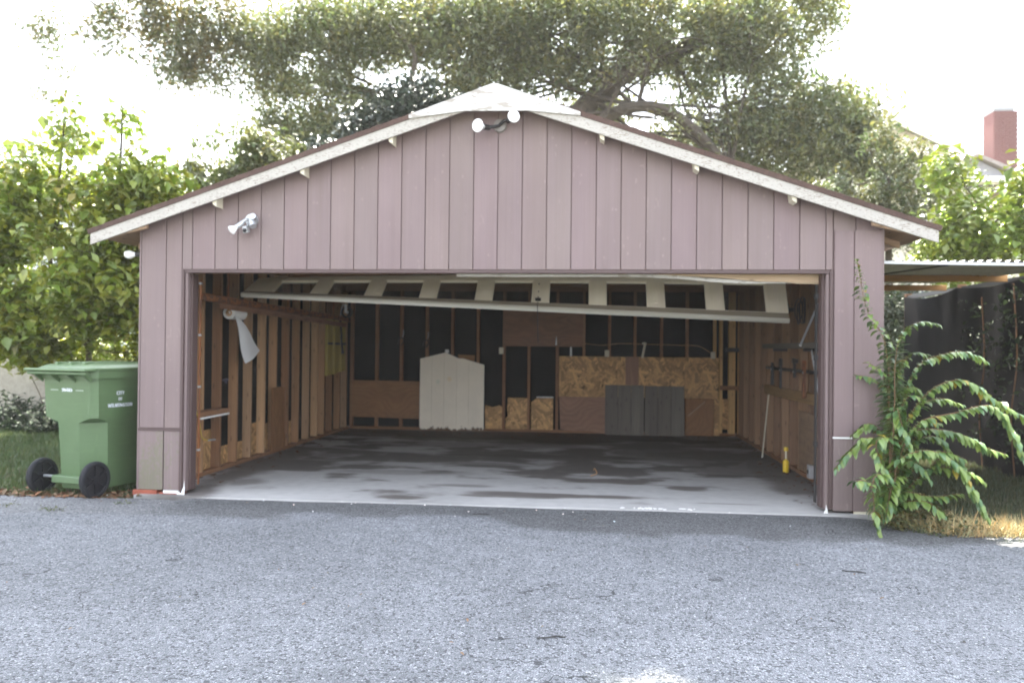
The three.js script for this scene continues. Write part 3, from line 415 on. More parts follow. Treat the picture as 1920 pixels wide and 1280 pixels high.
  const wire = thing('cable', 'thin pale cable slung across the back studs above the strand board', 'cable'); put(wire, 'cable', tube([[0.68, 1.36, -5.735], [0.95, 1.335, -5.735], [1.2, 1.36, -5.735], [1.6, 1.355, -5.735], [2.1, 1.345, -5.735], [2.4, 1.33, -5.735], [2.56, 1.24, -5.735]], 0.004, 50, 5), M.stud[2]);
  const pp = thing('pipe_offcut', 'short white pipe leaning above the strand board', 'pipe'); put(pp, 'pipe', bar([1.555, 1.15, -5.715], [1.60, 1.38, -5.73], 0.03, 0.025), M.cream); put(pp, 'elbow', bar([1.60, 1.375, -5.73], [1.555, 1.365, -5.725], 0.028, 0.025), M.cream);
  const st = thing('hanging_strip', 'narrow white strip hanging below the reddish brown board', 'strip'); put(st, 'strip', plate([[0.25, 1.33], [0.275, 1.33], [0.265, 1.47]], -5.737, -5.730), M.whitePaint);
  const s2 = thing('hanging_strip', 'narrow white strip just above the left end of the strand board', 'strip'); put(s2, 'strip', bx(0.475, 0.50, 1.165, 1.30, -5.735, -5.729), M.whitePaint);
  for (const [x, y, l] of [[-2.13, 1.37, 'tangled dark wire hook on the second bright stud of the back wall'], [-1.74, 1.34, 'pale wire hook on the stud behind the white shed panel']]) { const k = thing('wire_hook', l, 'hook', [x, y, -5.735]); put(k, 'hook', tube([[-0.05, -0.05, 0], [-0.03, 0.02, 0.02], [0.02, 0.05, 0.02], [0.04, 0.0, 0.03], [0, -0.07, 0.02]], 0.01, 24, 6), M.darkMetal); put(k, 'tail', tube([[0.02, 0.05, 0.02], [0.035, 0.11, 0.01], [0.03, 0.17, 0]], 0.007, 10, 5), M.zinc); }
  // right wall
  const sh = thing('wall_shelf', 'rough dark plank shelf high on the right studs', 'shelf'); put(sh, 'plank', rbx(2.78, 2.949, 1.30, 1.355, -3.1, -0.72, 0.004), wood(0.11, 0.095, 0.075)); for (const z of [-2.6, -1.3]) put(sh, 'bracket', bx(2.80, 2.949, 1.27, 1.299, z - 0.02, z + 0.02), M.darkMetal);
  const rk = thing('tool_rack', 'dark rail on the right studs with old hand tools hanging from it', 'tool rack'); put(rk, 'rail', bx(2.905, 2.949, 1.055, 1.085, -3.5, -1.35), M.darkMetal);
  const tools = [[-3.05, 'pliers'], [-2.62, 'wrench'], [-2.0, 'hammer'], [-1.62, 'shears']];
  const kinds = { pliers: ['pair of dark pliers hanging at the far end of the tool rail', [[-0.015, 0.08], [0.015, 0.08], [0.03, 0.0], [0.045, -0.17], [0.03, -0.18], [0, -0.03], [-0.03, -0.18], [-0.045, -0.17], [-0.03, 0.0]]], wrench: ['dark wrench hanging second along the tool rail', [[-0.04, 0.13], [-0.015, 0.10], [0.015, 0.10], [0.04, 0.13], [0.04, 0.06], [0.018, 0.03], [0.02, -0.2], [-0.02, -0.2], [-0.018, 0.03], [-0.04, 0.06]]], hammer: ['dark hammer hanging third along the tool rail', [[-0.09, 0.13], [0.06, 0.14], [0.07, 0.09], [0.018, 0.085], [0.02, -0.06], [-0.02, -0.06], [-0.018, 0.085], [-0.09, 0.09]]], shears: ['rusty shears hanging nearest the camera on the tool rail', [[-0.03, 0.12], [0.0, 0.0], [0.03, 0.12], [0.035, 0.03], [0.012, -0.04], [0.05, -0.22], [0.03, -0.25], [0, -0.09], [-0.03, -0.25], [-0.05, -0.22], [-0.012, -0.04], [-0.035, 0.03]]] };
  for (const [z, k] of tools) { const t = thing('hand_' + k, kinds[k][0], k === 'shears' ? 'shears' : k, [2.885, 1.06, z]); put(t, 'head', plate(kinds[k][1], -0.012, 0.012).rotateY(Math.PI / 2), k === 'shears' ? M.rust : M.darkMetal); put(t, 'pivot', place(cyl(0.012, 0.012, 0.03, [0, 0, 0], 10), [0, 0, 0], [0, 0, 1.57]), M.zinc); }
  const rod = (n, l, a, b, r, m) => { const t = thing(n, l, n.replace('_', ' ')); put(t, 'shaft', tube([a, a.map((q, i) => (q + b[i]) / 2), b], r, 6, 8), m); put(t, 'tip', place(new THREE.SphereGeometry(r * 1.35, 10, 8), b), M.whitePaint); };
  rod('metal_rod', 'grey metal rod slanting in front of the right plank shelf', [2.83, 1.70, -0.92], [2.77, 1.33, -1.30], 0.011, M.zinc); rod('metal_rod', 'grey metal rod standing upright below the right plank shelf', [2.87, 1.31, -1.30], [2.89, 0.87, -1.10], 0.010, M.zinc);
  rod('broom_handle', 'thin white pole leaning on the right studs below the horizontal board', [2.88, 0.76, -3.20], [2.84, 0.01, -3.34], 0.008, M.cream);
  const coil = thing('cable_coil', 'tangled dark cable hanging high beside the right door jamb', 'cable coil', [2.88, 1.66, -1.55]); const q = rng(5); for (let k = 0; k < 5; k++) put(coil, 'loop', place(new THREE.TorusGeometry(0.09 + 0.05 * q(), 0.006, 6, 26), [-0.02 * k, 0.05 * (q() - 0.5), 0.16 * (q() - 0.5)], [0.3 * (q() - 0.5), 1.57 + 0.5 * (q() - 0.5), 0]), M.black);
  const bag = thing('dark_bag', 'dark cloth bag hanging at the top of the right studs', 'bag', [2.86, 1.62, -0.9]); const bg = new THREE.SphereGeometry(0.1, 18, 14); { const P = bg.attributes.position; for (let i = 0; i < P.count; i++) { const y = P.getY(i), k = 1 + 0.3 * Math.sin(P.getX(i) * 60 + y * 30) * 0.3; P.setXYZ(i, P.getX(i) * 0.55 * k, y * 1.15, P.getZ(i) * (1.0 - y * 2.4) * k); } bg.computeVertexNormals(); } put(bag, 'sack', bg, std({ color: C(0.035, 0.03, 0.03), roughness: 0.9 })); put(bag, 'cord', tube([[0, 0.1, 0], [0.03, 0.2, 0.02], [0.07, 0.3, 0]], 0.006, 8, 5), M.stud[3]);
  // yellow sprayer bottle and outlet box
  const yb = thing('yellow_bottle', 'yellow plastic bottle with a narrow neck standing at the foot of the right studs', 'bottle', [2.84, 0.001, -2.15]);
  const yl = std({ color: C(0.68, 0.47, 0.03), roughness: 0.4 }); put(yb, 'body', new THREE.LatheGeometry([[0, 0], [0.036, 0], [0.04, 0.006], [0.04, 0.115], [0.036, 0.128], [0.012, 0.14], [0.010, 0.15]].map(p => new THREE.Vector2(...p)), 20), yl); put(yb, 'neck', cyl(0.011, 0.011, 0.09, [0, 0.193, 0], 12), M.cream); put(yb, 'cap', cyl(0.026, 0.03, 0.04, [0, 0.257, 0], 16), yl); yb.scale.set(0.8, 0.95, 0.8);
  const ob = thing('outlet_box', 'grey metal outlet box near the floor by the right door jamb', 'outlet', [2.915, 0.11, -1.47]); put(ob, 'box', new RoundedBoxGeometry(0.05, 0.13, 0.09, 2, 0.006), M.zinc); put(ob, 'socket', place(cyl(0.02, 0.02, 0.008, [0, 0, 0], 14), [-0.026, 0, 0], [0, 0, 1.57]), M.black);
  { const q = rng(77), gs = []; for (let k = 0; k < 20; k++) { const x = 1.02 + 0.62 * q(), w = 0.006 + 0.035 * q() * q(), d = 0.006 + 0.02 * q(); gs.push(plate([[x - w, -d], [x + w * 0.3, -d * 0.8], [x + w, d * 0.2], [x + w * 0.2, d], [x - w * 0.7, d * 0.7]], 0, 0.005, 1, 1, 1, 0).rotateX(-Math.PI / 2).translate(0, 0.0005, 0.055 + 0.06 * (q() - 0.5))); }
    stuffOf(tag(put(scene, 'paint_flakes', merge(gs), M.whitePaint), 'patch of flaking white paint on the edge of the concrete right of centre', 'paint flakes')); }
  // rubbish on the floor
  const lit = [], q2 = rng(12), leaf = (x, z, s) => { const g = new THREE.CircleGeometry(s, 5); g.scale(1, 0.6, 1); place(g, [x, 0.004 + 0.006 * q2(), z], [-1.57 + 0.7 * (q2() - 0.5), 0.7 * (q2() - 0.5), q2() * 6.3]); return g; };
  for (let k = 0; k < 420; k++) { const side = q2(); const x = side < 0.3 ? -2.93 + 0.5 * q2() * q2() : side < 0.6 ? 2.9 - 0.45 * q2() * q2() : -2.8 + 5.6 * q2(), z = side < 0.6 ? -0.3 - 5.2 * q2() : -5.5 + 0.9 * q2() * q2(); lit.push(leaf(x, z, 0.012 + 0.022 * q2())); }
  stuffOf(tag(put(scene, 'floor_litter', merge(lit), std({ color: C(0.14, 0.075, 0.04), roughness: 0.95 })), 'dry brown leaves and dirt along the foot of the garage walls', 'litter'));
  const tw = thing('twig', 'thin pale twig lying on the middle of the concrete floor', 'twig'); put(tw, 'stem', tube([[0.80, 0.012, -1.5], [0.86, 0.02, -1.62], [0.84, 0.05, -1.75], [0.83, 0.012, -1.9]], 0.006, 12, 5), M.stud[2]);
}

// ------------------------------------------------------------------ lamps on the facade
{
  const bulbMat = new THREE.MeshPhysicalMaterial({ color: C(0.92, 0.92, 0.9), roughness: 0.12, clearcoat: 1 });
  const par = (parent, p, d, r, len) => {           // reflector lamp looking along d
    const gs = new THREE.LatheGeometry([[0, len * 0.98], [r * 0.6, len * 1.0], [r * 0.93, len * 0.94], [r, len * 0.86], [r * 0.96, len * 0.8], [r * 0.5, len * 0.3], [r * 0.36, 0], [0, 0]].reverse().map(q => new THREE.Vector2(Math.max(q[0], 0.0001), q[1])), 24);
    gs.applyQuaternion(new THREE.Quaternion().setFromUnitVectors(new THREE.Vector3(0, 1, 0), new THREE.Vector3(...d).normalize())); gs.translate(...p); return put(parent, 'lamp', gs, bulbMat);
  };
  const holder = (parent, p, d, r, len) => { const g = cyl(r, r * 0.85, len, [0, 0, 0], 16); g.applyQuaternion(new THREE.Quaternion().setFromUnitVectors(new THREE.Vector3(0, 1, 0), new THREE.Vector3(...d).normalize())); g.translate(...p); return put(parent, 'lamp_holder', g, M.darkMetal); };
  const F = thing('floodlight', 'twin white floodlight under the white peak board of the gable', 'floodlight', [0, 0, 0]);
  put(F, 'back_plate', place(cyl(0.05, 0.055, 0.03, [0, 0, 0], 20), [0.03, 3.095, 0.036], [1.57, 0, 0]), std({ color: C(0.22, 0.2, 0.18), roughness: 0.6 }));
  put(F, 'arm', tube([[0.03, 3.095, 0.05], [-0.01, 3.075, 0.09], [-0.06, 3.066, 0.10]], 0.013, 12, 8), M.darkMetal); put(F, 'arm', tube([[0.03, 3.10, 0.05], [0.07, 3.12, 0.09], [0.11, 3.125, 0.10]], 0.013, 12, 8), M.darkMetal);
  holder(F, [-0.075, 3.064, 0.115], [-0.6, -0.05, 0.8], 0.026, 0.07); holder(F, [0.12, 3.125, 0.115], [0.42, 0.05, 0.85], 0.026, 0.07);
  par(F, [-0.088, 3.063, 0.128], [-0.5, -0.1, 0.85], 0.054, 0.10); par(F, [0.128, 3.126, 0.128], [0.35, -0.05, 0.9], 0.05, 0.10);
  const f = thing('floodlight', 'grey motion-sensor floodlight with one white bulb on the left of the gable', 'floodlight');
  put(f, 'back_plate', place(cyl(0.05, 0.055, 0.03, [0, 0, 0], 20), [-2.075, 2.33, 0.036], [1.57, 0, 0]), M.zinc); put(f, 'arm', tube([[-2.075, 2.33, 0.05], [-2.10, 2.325, 0.09], [-2.13, 2.30, 0.1]], 0.013, 12, 8), M.zinc);
  const zh = (p, d, r, l) => { holder(f, p, d, r, l).material = M.zinc; }; zh([-2.145, 2.283, 0.105], [-0.6, -0.65, 0.45], 0.022, 0.07);
  par(f, [-2.16, 2.268, 0.115], [-0.55, -0.6, 0.55], 0.040, 0.075); zh([-2.045, 2.30, 0.09], [0.4, -0.8, 0.4], 0.03, 0.08); zh([-2.04, 2.345, 0.085], [0.2, 0.3, 0.9], 0.026, 0.05);
  put(f, 'sensor', place(new RoundedBoxGeometry(0.045, 0.06, 0.05, 2, 0.01), [-2.10, 2.245, 0.085], [0.3, -0.2, 0.1]), M.zinc); put(f, 'sensor_stem', tube([[-2.08, 2.315, 0.06], [-2.09, 2.285, 0.075], [-2.10, 2.265, 0.08]], 0.008, 8, 6), M.zinc); put(f, 'sensor_lens', place(new THREE.SphereGeometry(0.017, 12, 10), [-2.10, 2.235, 0.108]), M.black);
  const e = thing('eave_lamp', 'bare white bulb in a socket under the left eave', 'lamp'); put(e, 'socket', place(cyl(0.022, 0.028, 0.09, [0, 0, 0], 16), [-3.112, 2.055, -0.07], [0, 0, 1.57]), M.darkMetal); put(e, 'bulb', place(new THREE.LatheGeometry([[0.0001, 0], [0.017, 0], [0.02, 0.02], [0.036, 0.055], [0.038, 0.075], [0.03, 0.1], [0.0001, 0.112]].map(q => new THREE.Vector2(...q)), 20), [-3.15, 2.055, -0.07], [0, 0, 1.6]), bulbMat);
}

// ------------------------------------------------------------------ bins
const font = await new FontLoader().loadAsync('fonts/droid/droid_sans_bold.typeface.json');
function loft(rings) {                      // rings of equal-length outlines [[x, z], ...] at heights y; closed with caps
  const n = rings[0].p.length, pos = [], idx = [];
  for (const r of rings) for (const q of r.p) pos.push(q[0], r.y, q[1]);
  for (let k = 0; k + 1 < rings.length; k++) for (let i = 0; i < n; i++) { const a = k * n + i, b = k * n + (i + 1) % n, c = a + n, d = b + n; idx.push(a, c, b, b, c, d); }
  const b0 = pos.length / 3; pos.push(0, rings[0].y, rings[0].p.reduce((s, q) => s + q[1], 0) / n); for (let i = 0; i < n; i++) idx.push(b0, i, (i + 1) % n);
  const t0 = pos.length / 3, L = rings.length - 1; pos.push(0, rings[L].y, rings[L].p.reduce((s, q) => s + q[1], 0) / n); for (let i = 0; i < n; i++) idx.push(t0, L * n + (i + 1) % n, L * n + i);
  const g = new THREE.BufferGeometry(); g.setAttribute('position', new THREE.Float32BufferAttribute(pos, 3)); g.setIndex(idx); const q = toCreasedNormals(g, 0.6); const uv = new Float32Array(q.attributes.position.count * 2); q.setAttribute('uv', new THREE.BufferAttribute(uv, 2)); return metreUV(q, 1, 0.5, 0.5, 0);
}
// outline: back side (wheels) at z = +b with chamfers cb, front at z = -f with chamfers cf, each corner rounded with two points
const oct = (w, b, f, cb, cf) => { const o = [], c = (x, z, sx, sz, k) => { const m = k * 0.3; const p = [[x, z - sz * k], [x - sx * m * 0.33, z - sz * m * 1.05], [x - sx * m * 1.05, z - sz * m * 0.33], [x - sx * k, z]]; return sx * sz > 0 ? p : p.reverse(); }; o.push(...c(w, b, 1, 1, cb)); o.push(...c(-w, b, -1, 1, cb)); o.push(...c(-w, -f, -1, -1, cf)); o.push(...c(w, -f, 1, -1, cf)); return o; };
const cut = (w, b, f, cb, cf) => { const o = [], c = (x, z, sx, sz, k, flat) => { const p = flat ? [[x, z - sz * k], [x - sx * k * 0.34, z - sz * k * 0.66], [x - sx * k * 0.66, z - sz * k * 0.34], [x - sx * k, z]] : [[x, z - sz * k], [x - sx * k * 0.1, z - sz * k * 0.32], [x - sx * k * 0.32, z - sz * k * 0.1], [x - sx * k, z]]; return sx * sz > 0 ? p : p.reverse(); }; o.push(...c(w, b, 1, 1, cb, true)); o.push(...c(-w, b, -1, 1, cb, true)); o.push(...c(-w, -f, -1, -1, cf)); o.push(...c(w, -f, 1, -1, cf)); return o; };
function wheelyBin(name, label, pos, turn, color, letter) {
  const B = thing(name, label, 'wheelie bin', pos, turn);
  const speck = tex(256, 256, (u, v) => { const k = 0.9 + 0.16 * (fbm(u, v, 5, 5, 5, 2) - 0.5) + (fbm(u, v, 3, 50, 3, 5) > 0.68 ? 0.05 : 0); return [k, k, k]; });
  const mat = std({ color, map: speck, roughness: 0.42 }), lidMat = std({ color: color.clone().multiplyScalar(1.05), map: speck, roughness: 0.3 });  // lid colour lifted slightly to suggest sunlight on it
  // local frame: wheels towards +z, width along x; origin on the ground under the axle
  put(B, 'body', loft([{ y: 0.055, p: cut(0.265, 0.02, 0.56, 0.155, 0.06) }, { y: 0.075, p: cut(0.272, 0.025, 0.57, 0.16, 0.06) }, { y: 0.62, p: cut(0.292, 0.06, 0.65, 0.165, 0.06) }, { y: 0.665, p: cut(0.32, 0.068, 0.66, 0.05, 0.06) }, { y: 1.0, p: cut(0.33, 0.085, 0.70, 0.05, 0.07) }, { y: 1.04, p: cut(0.333, 0.09, 0.705, 0.05, 0.07) }]), mat);
  for (const s of [-1, 1]) put(B, 'corner_rib', rbx(s * 0.262 - 0.011, s * 0.262 + 0.011, 0.70, 1.02, 0.045, 0.075, 0.006).rotateY(0), mat);
  put(B, 'rim', loft([{ y: 1.0, p: cut(0.352, 0.105, 0.73, 0.05, 0.075) }, { y: 1.065, p: cut(0.356, 0.11, 0.735, 0.05, 0.075) }]), mat);
  put(B, 'lid', loft([{ y: 1.067, p: cut(0.365, 0.12, 0.76, 0.055, 0.08) }, { y: 1.085, p: cut(0.368, 0.125, 0.765, 0.055, 0.08) }, { y: 1.112, p: cut(0.33, 0.07, 0.73, 0.06, 0.09) }, { y: 1.128, p: cut(0.24, -0.02, 0.64, 0.08, 0.10) }]), lidMat);
  for (const x of [-0.17, 0.0, 0.17]) put(B, 'lid_rib', rbx(x - 0.02, x + 0.02, 1.108, 1.136, -0.6, 0.06, 0.008), lidMat);
  for (const x of [-0.30, -0.10, 0.10, 0.30]) put(B, 'handle_bracket', plate([[0, 0], [0, 0.09], [0.1, 0.09], [0.085, 0.055], [0.03, 0.02]], -0.012, 0.012, 1, 1, 1, 0.002).rotateY(-Math.PI / 2).translate(x, 0.965, 0.085), mat);
  put(B, 'handle_bar', place(cyl(0.016, 0.016, 0.72, [0, 0, 0], 14), [0, 1.045, 0.185], [0, 0, 1.5708]), mat); put(B, 'hinge_flange', rbx(-0.375, 0.375, 1.062, 1.083, 0.10, 0.225, 0.008), lidMat);
  put(B, 'axle_housing', rbx(-0.19, 0.19, 0.10, 0.165, -0.03, 0.075, 0.01), mat); put(B, 'axle', place(cyl(0.013, 0.013, 0.66, [0, 0, 0], 12), [0, 0.152, 0.055], [0, 0, 1.5708]), M.zinc);
  for (const s of [-1, 1]) {
    const w = new THREE.Group(); w.name = 'wheel'; w.position.set(s * 0.325, 0.152, 0.055); B.add(w);
    const prof = [[0.118, -0.026], [0.135, -0.03], [0.148, -0.026], [0.153, -0.012], [0.153, 0.012], [0.148, 0.026], [0.135, 0.03], [0.118, 0.026], [0.118, -0.026]].map(q => new THREE.Vector2(...q));
    put(w, 'tyre', new THREE.LatheGeometry(prof, 40).rotateZ(Math.PI / 2), std({ color: C(0.010, 0.0105, 0.013), roughness: 0.85 }));
    put(w, 'rim', merge([place(new THREE.CylinderGeometry(0.119, 0.119, 0.012, 36), [0, 0, 0], [0, 0, Math.PI / 2]), place(new THREE.CylinderGeometry(0.03, 0.034, 0.05, 20), [0, 0, 0], [0, 0, Math.PI / 2]), ...[0, 1, 2, 3, 4, 5].map(k => place(bx(-0.021, 0.021, 0.025, 0.117, -0.011, 0.011), [0, 0, 0], [k * Math.PI / 3, 0, 0]))]), M.black);
  }
  if (letter) {
    const white = std({ color: C(0.72, 0.75, 0.8), roughness: 0.5 });
    const text = (s, size) => { const g = new TextGeometry(s, { font, size, depth: 0.0015, curveSegments: 3 }); g.computeBoundingBox(); g.translate(-(g.boundingBox.max.x + g.boundingBox.min.x) / 2, 0, 0); return g; };
    const side = 0.3262, lean = Math.atan2(0.01, 0.335);    // on the side that looks along +x
    for (const [s, size, y] of [['CITY', 0.030, 0.855], ['OF', 0.026, 0.805], ['WILMINGTON', 0.030, 0.75]]) put(B, 'lettering', place(text(s, size), [side + (y - 0.80) * 0.03, y, -0.215], [0, Math.PI / 2, 0]), white);
    put(B, 'lettering', place(text('96485', 0.034), [0.0, 0.885, 0.0805], [-0.05, 0, 0]), white);
    for (const x of [-0.155, 0.155]) put(B, 'lettering', bx(x - 0.045, x + 0.045, 0.892, 0.902, 0.077, 0.0835), std({ color: color.clone().lerp(C(0.6, 0.65, 0.6), 0.35), roughness: 0.5 }));
  }
  return B;
}
wheelyBin('green_bin', 'green wheeled rubbish bin with white lettering beside the left pillar', [-3.625, -0.02, 0.05], -0.26, C(0.112, 0.178, 0.082), true).scale.set(0.92, 1, 0.95);
wheelyBin('blue_bin', 'dark navy wheeled bin standing in shadow between the green bin and the left pillar', [-3.33, -0.03, -1.02], -0.12, C(0.012, 0.014, 0.05), false).scale.set(0.62, 0.87, 0.9);

// ------------------------------------------------------------------ foliage
const leafCard = (L, W, fold, bend) => {      // pointed leaf from the origin along +x: two halves folded on the midrib
  const s = [[0, 0], [0.22, 0.6], [0.5, 1], [0.78, 0.62], [1, 0]], pos = [], idx = [], uv = [];
  for (const [t, w] of s) { const x = L * t * (1 - 0.12 * bend * t), y = -bend * L * t * t * 0.55; for (const k of [-1, 0, 1]) { pos.push(x, y + Math.abs(k) * w * W * 0.5 * fold, k * w * W * 0.5); uv.push(t, 0.5 + k * 0.5 * w); } }
  for (let i = 0; i < 4; i++) for (const k of [0, 1]) { const a = i * 3 + k, b = a + 1, c = a + 3, d = a + 4; if (i) idx.push(a, b, c); if (i < 3 || true) idx.push(b, d, c); if (i === 0) idx.push(a, b, c); }
  const g = new THREE.BufferGeometry(); g.setAttribute('position', new THREE.Float32BufferAttribute(pos, 3)); g.setAttribute('uv', new THREE.Float32BufferAttribute(uv, 2)); g.setIndex(idx); g.computeVertexNormals(); return g;
};
const simpleLeaf = (L, W) => { const g = new THREE.BufferGeometry(), f = 0.25 * W; g.setAttribute('position', new THREE.Float32BufferAttribute([0, 0, 0, L * 0.45, f, -W / 2, L * 0.5, 0, 0, L * 0.45, f, W / 2, L, -0.12 * L, 0], 3)); g.setAttribute('uv', new THREE.Float32BufferAttribute([0, 0.5, 0.5, 0, 0.5, 0.5, 0.5, 1, 1, 0.5], 2)); g.setIndex([0, 2, 1, 0, 3, 2, 1, 2, 4, 2, 3, 4]); g.computeVertexNormals(); return g; };
function sprig(n, L, W, spread, seed) {
  const q = rng(seed), gs = [];
  for (let k = 0; k < n; k++) { const g = simpleLeaf(L * (0.7 + 0.6 * q()), W * (0.7 + 0.6 * q())); place(g, [(q() - 0.5) * spread, (q() - 0.5) * spread * 0.8, (q() - 0.5) * spread], [(q() - 0.5) * 1.8, q() * 6.283, (q() - 0.5) * 1.6]); gs.push(g); }
  return merge(gs);
}
const leafMat = (r, g, b, o = {}) => new THREE.MeshPhysicalMaterial({ color: C(r, g, b), roughness: 0.55, transmission: 0.45, thickness: 0, side: THREE.DoubleSide, ...o });
const barkMat = std({ color: C(0.10, 0.082, 0.066), map: rep(grain, 3, 1), bumpMap: grainBump, bumpScale: 0.02, roughness: 0.95 });
// clusters: [x, y, z, rx, ry]; rz = depth * mean radius; hole(x, y, z) drops copies
function crown(parent, name, clusters, dens, geo, mat, seed, { depth = 1, tint = 0.35, gap = 0.42, size = [0.75, 1.3], hole, warm = 0.2, gs = 1 } = {}) {
  const q = rng(seed), list = [];
  for (const [x, y, z, rx, ry, d = 1] of clusters) {
    const n = Math.round(dens * d * Math.PI * rx * ry), rz = depth * (rx + ry) / 2;
    for (let k = 0; k < n; k++) {
      const a = q() * 6.283, c = 2 * q() - 1, s = Math.sqrt(1 - c * c), r = Math.pow(q(), 0.42) * (0.85 + 0.3 * q()), p = [x + rx * r * s * Math.cos(a), y + ry * r * c, z + rz * r * s * Math.sin(a)];
      const f = 0.5 * (vn(p[0] * 1.7 * gs + 50, p[1] * 1.7 * gs + p[2] * 0.8 * gs + 50, 997, 997, seed) + vn(p[0] * 3.6 * gs + 80, p[1] * 3.6 * gs + p[2] * 2.1 * gs + 90, 997, 997, seed + 3)); if (f < gap * (0.75 + 0.5 * q()) || (hole && hole(...p))) continue;
      list.push(p);
    }
  }
  const im = new THREE.InstancedMesh(geo, mat, list.length), m = new THREE.Matrix4(), e = new THREE.Euler(), Q = new THREE.Quaternion(), c = new THREE.Color();
  list.forEach((p, i) => { e.set((q() - 0.5) * 1.2, q() * 6.283, (q() - 0.5) * 1.2); const s = mix(size[0], size[1], q()); m.compose(new THREE.Vector3(...p), Q.setFromEuler(e), new THREE.Vector3(s, s, s)); im.setMatrixAt(i, m); const k = 1 - tint / 2 + tint * q(), w = Math.max(-0.12, (q() < 0.08 ? 2.2 : 1) * warm * (q() - 0.35)); im.setColorAt(i, c.setRGB(k * (1 + w), k, k * (1 - 0.6 * w))); });
  im.name = name; im.castShadow = im.receiveShadow = true; parent.add(im); return im;
}
const limbs = (parent, list) => { for (const [pts, a, b, n = 'limb'] of list) put(parent, n, taper(pts, a, b, 16, 9, 0.05), barkMat); };
const twigs = (parent, from, clusters, r, seed, mat = barkMat) => { const q = rng(seed), gs = []; for (const c of clusters) { const f = from[Math.floor(q() * from.length)], e = [c[0] + (q() - 0.5) * c[3], c[1] + (q() - 0.3) * c[4], c[2] + (q() - 0.5) * c[3]], m = [mix(f[0], e[0], 0.5) + (q() - 0.5) * 0.4, mix(f[1], e[1], 0.6), mix(f[2], e[2], 0.5)]; gs.push(taper([f, m, e], r, r * 0.25, 8, 5)); for (let k = 0; k < 3; k++) gs.push(taper([m, [mix(m[0], e[0], 0.5) + (q() - 0.5) * c[3], mix(m[1], e[1], 0.5) + (q() - 0.3) * c[4], mix(m[2], e[2], 0.5) + (q() - 0.5)], [c[0] + (q() - 0.5) * 1.7 * c[3], c[1] + (q() - 0.5) * 1.7 * c[4], c[2] + (q() - 0.5) * c[3]]], r * 0.5, r * 0.15, 7, 4)); } const m = put(parent, 'branches', merge(gs), mat); return m; };
const oakSprig = sprig(13, 0.128, 0.054, 0.44, 3), smallSprig = sprig(11, 0.085, 0.04, 0.24, 5), broadSprig = sprig(8, 0.135, 0.075, 0.30, 8);

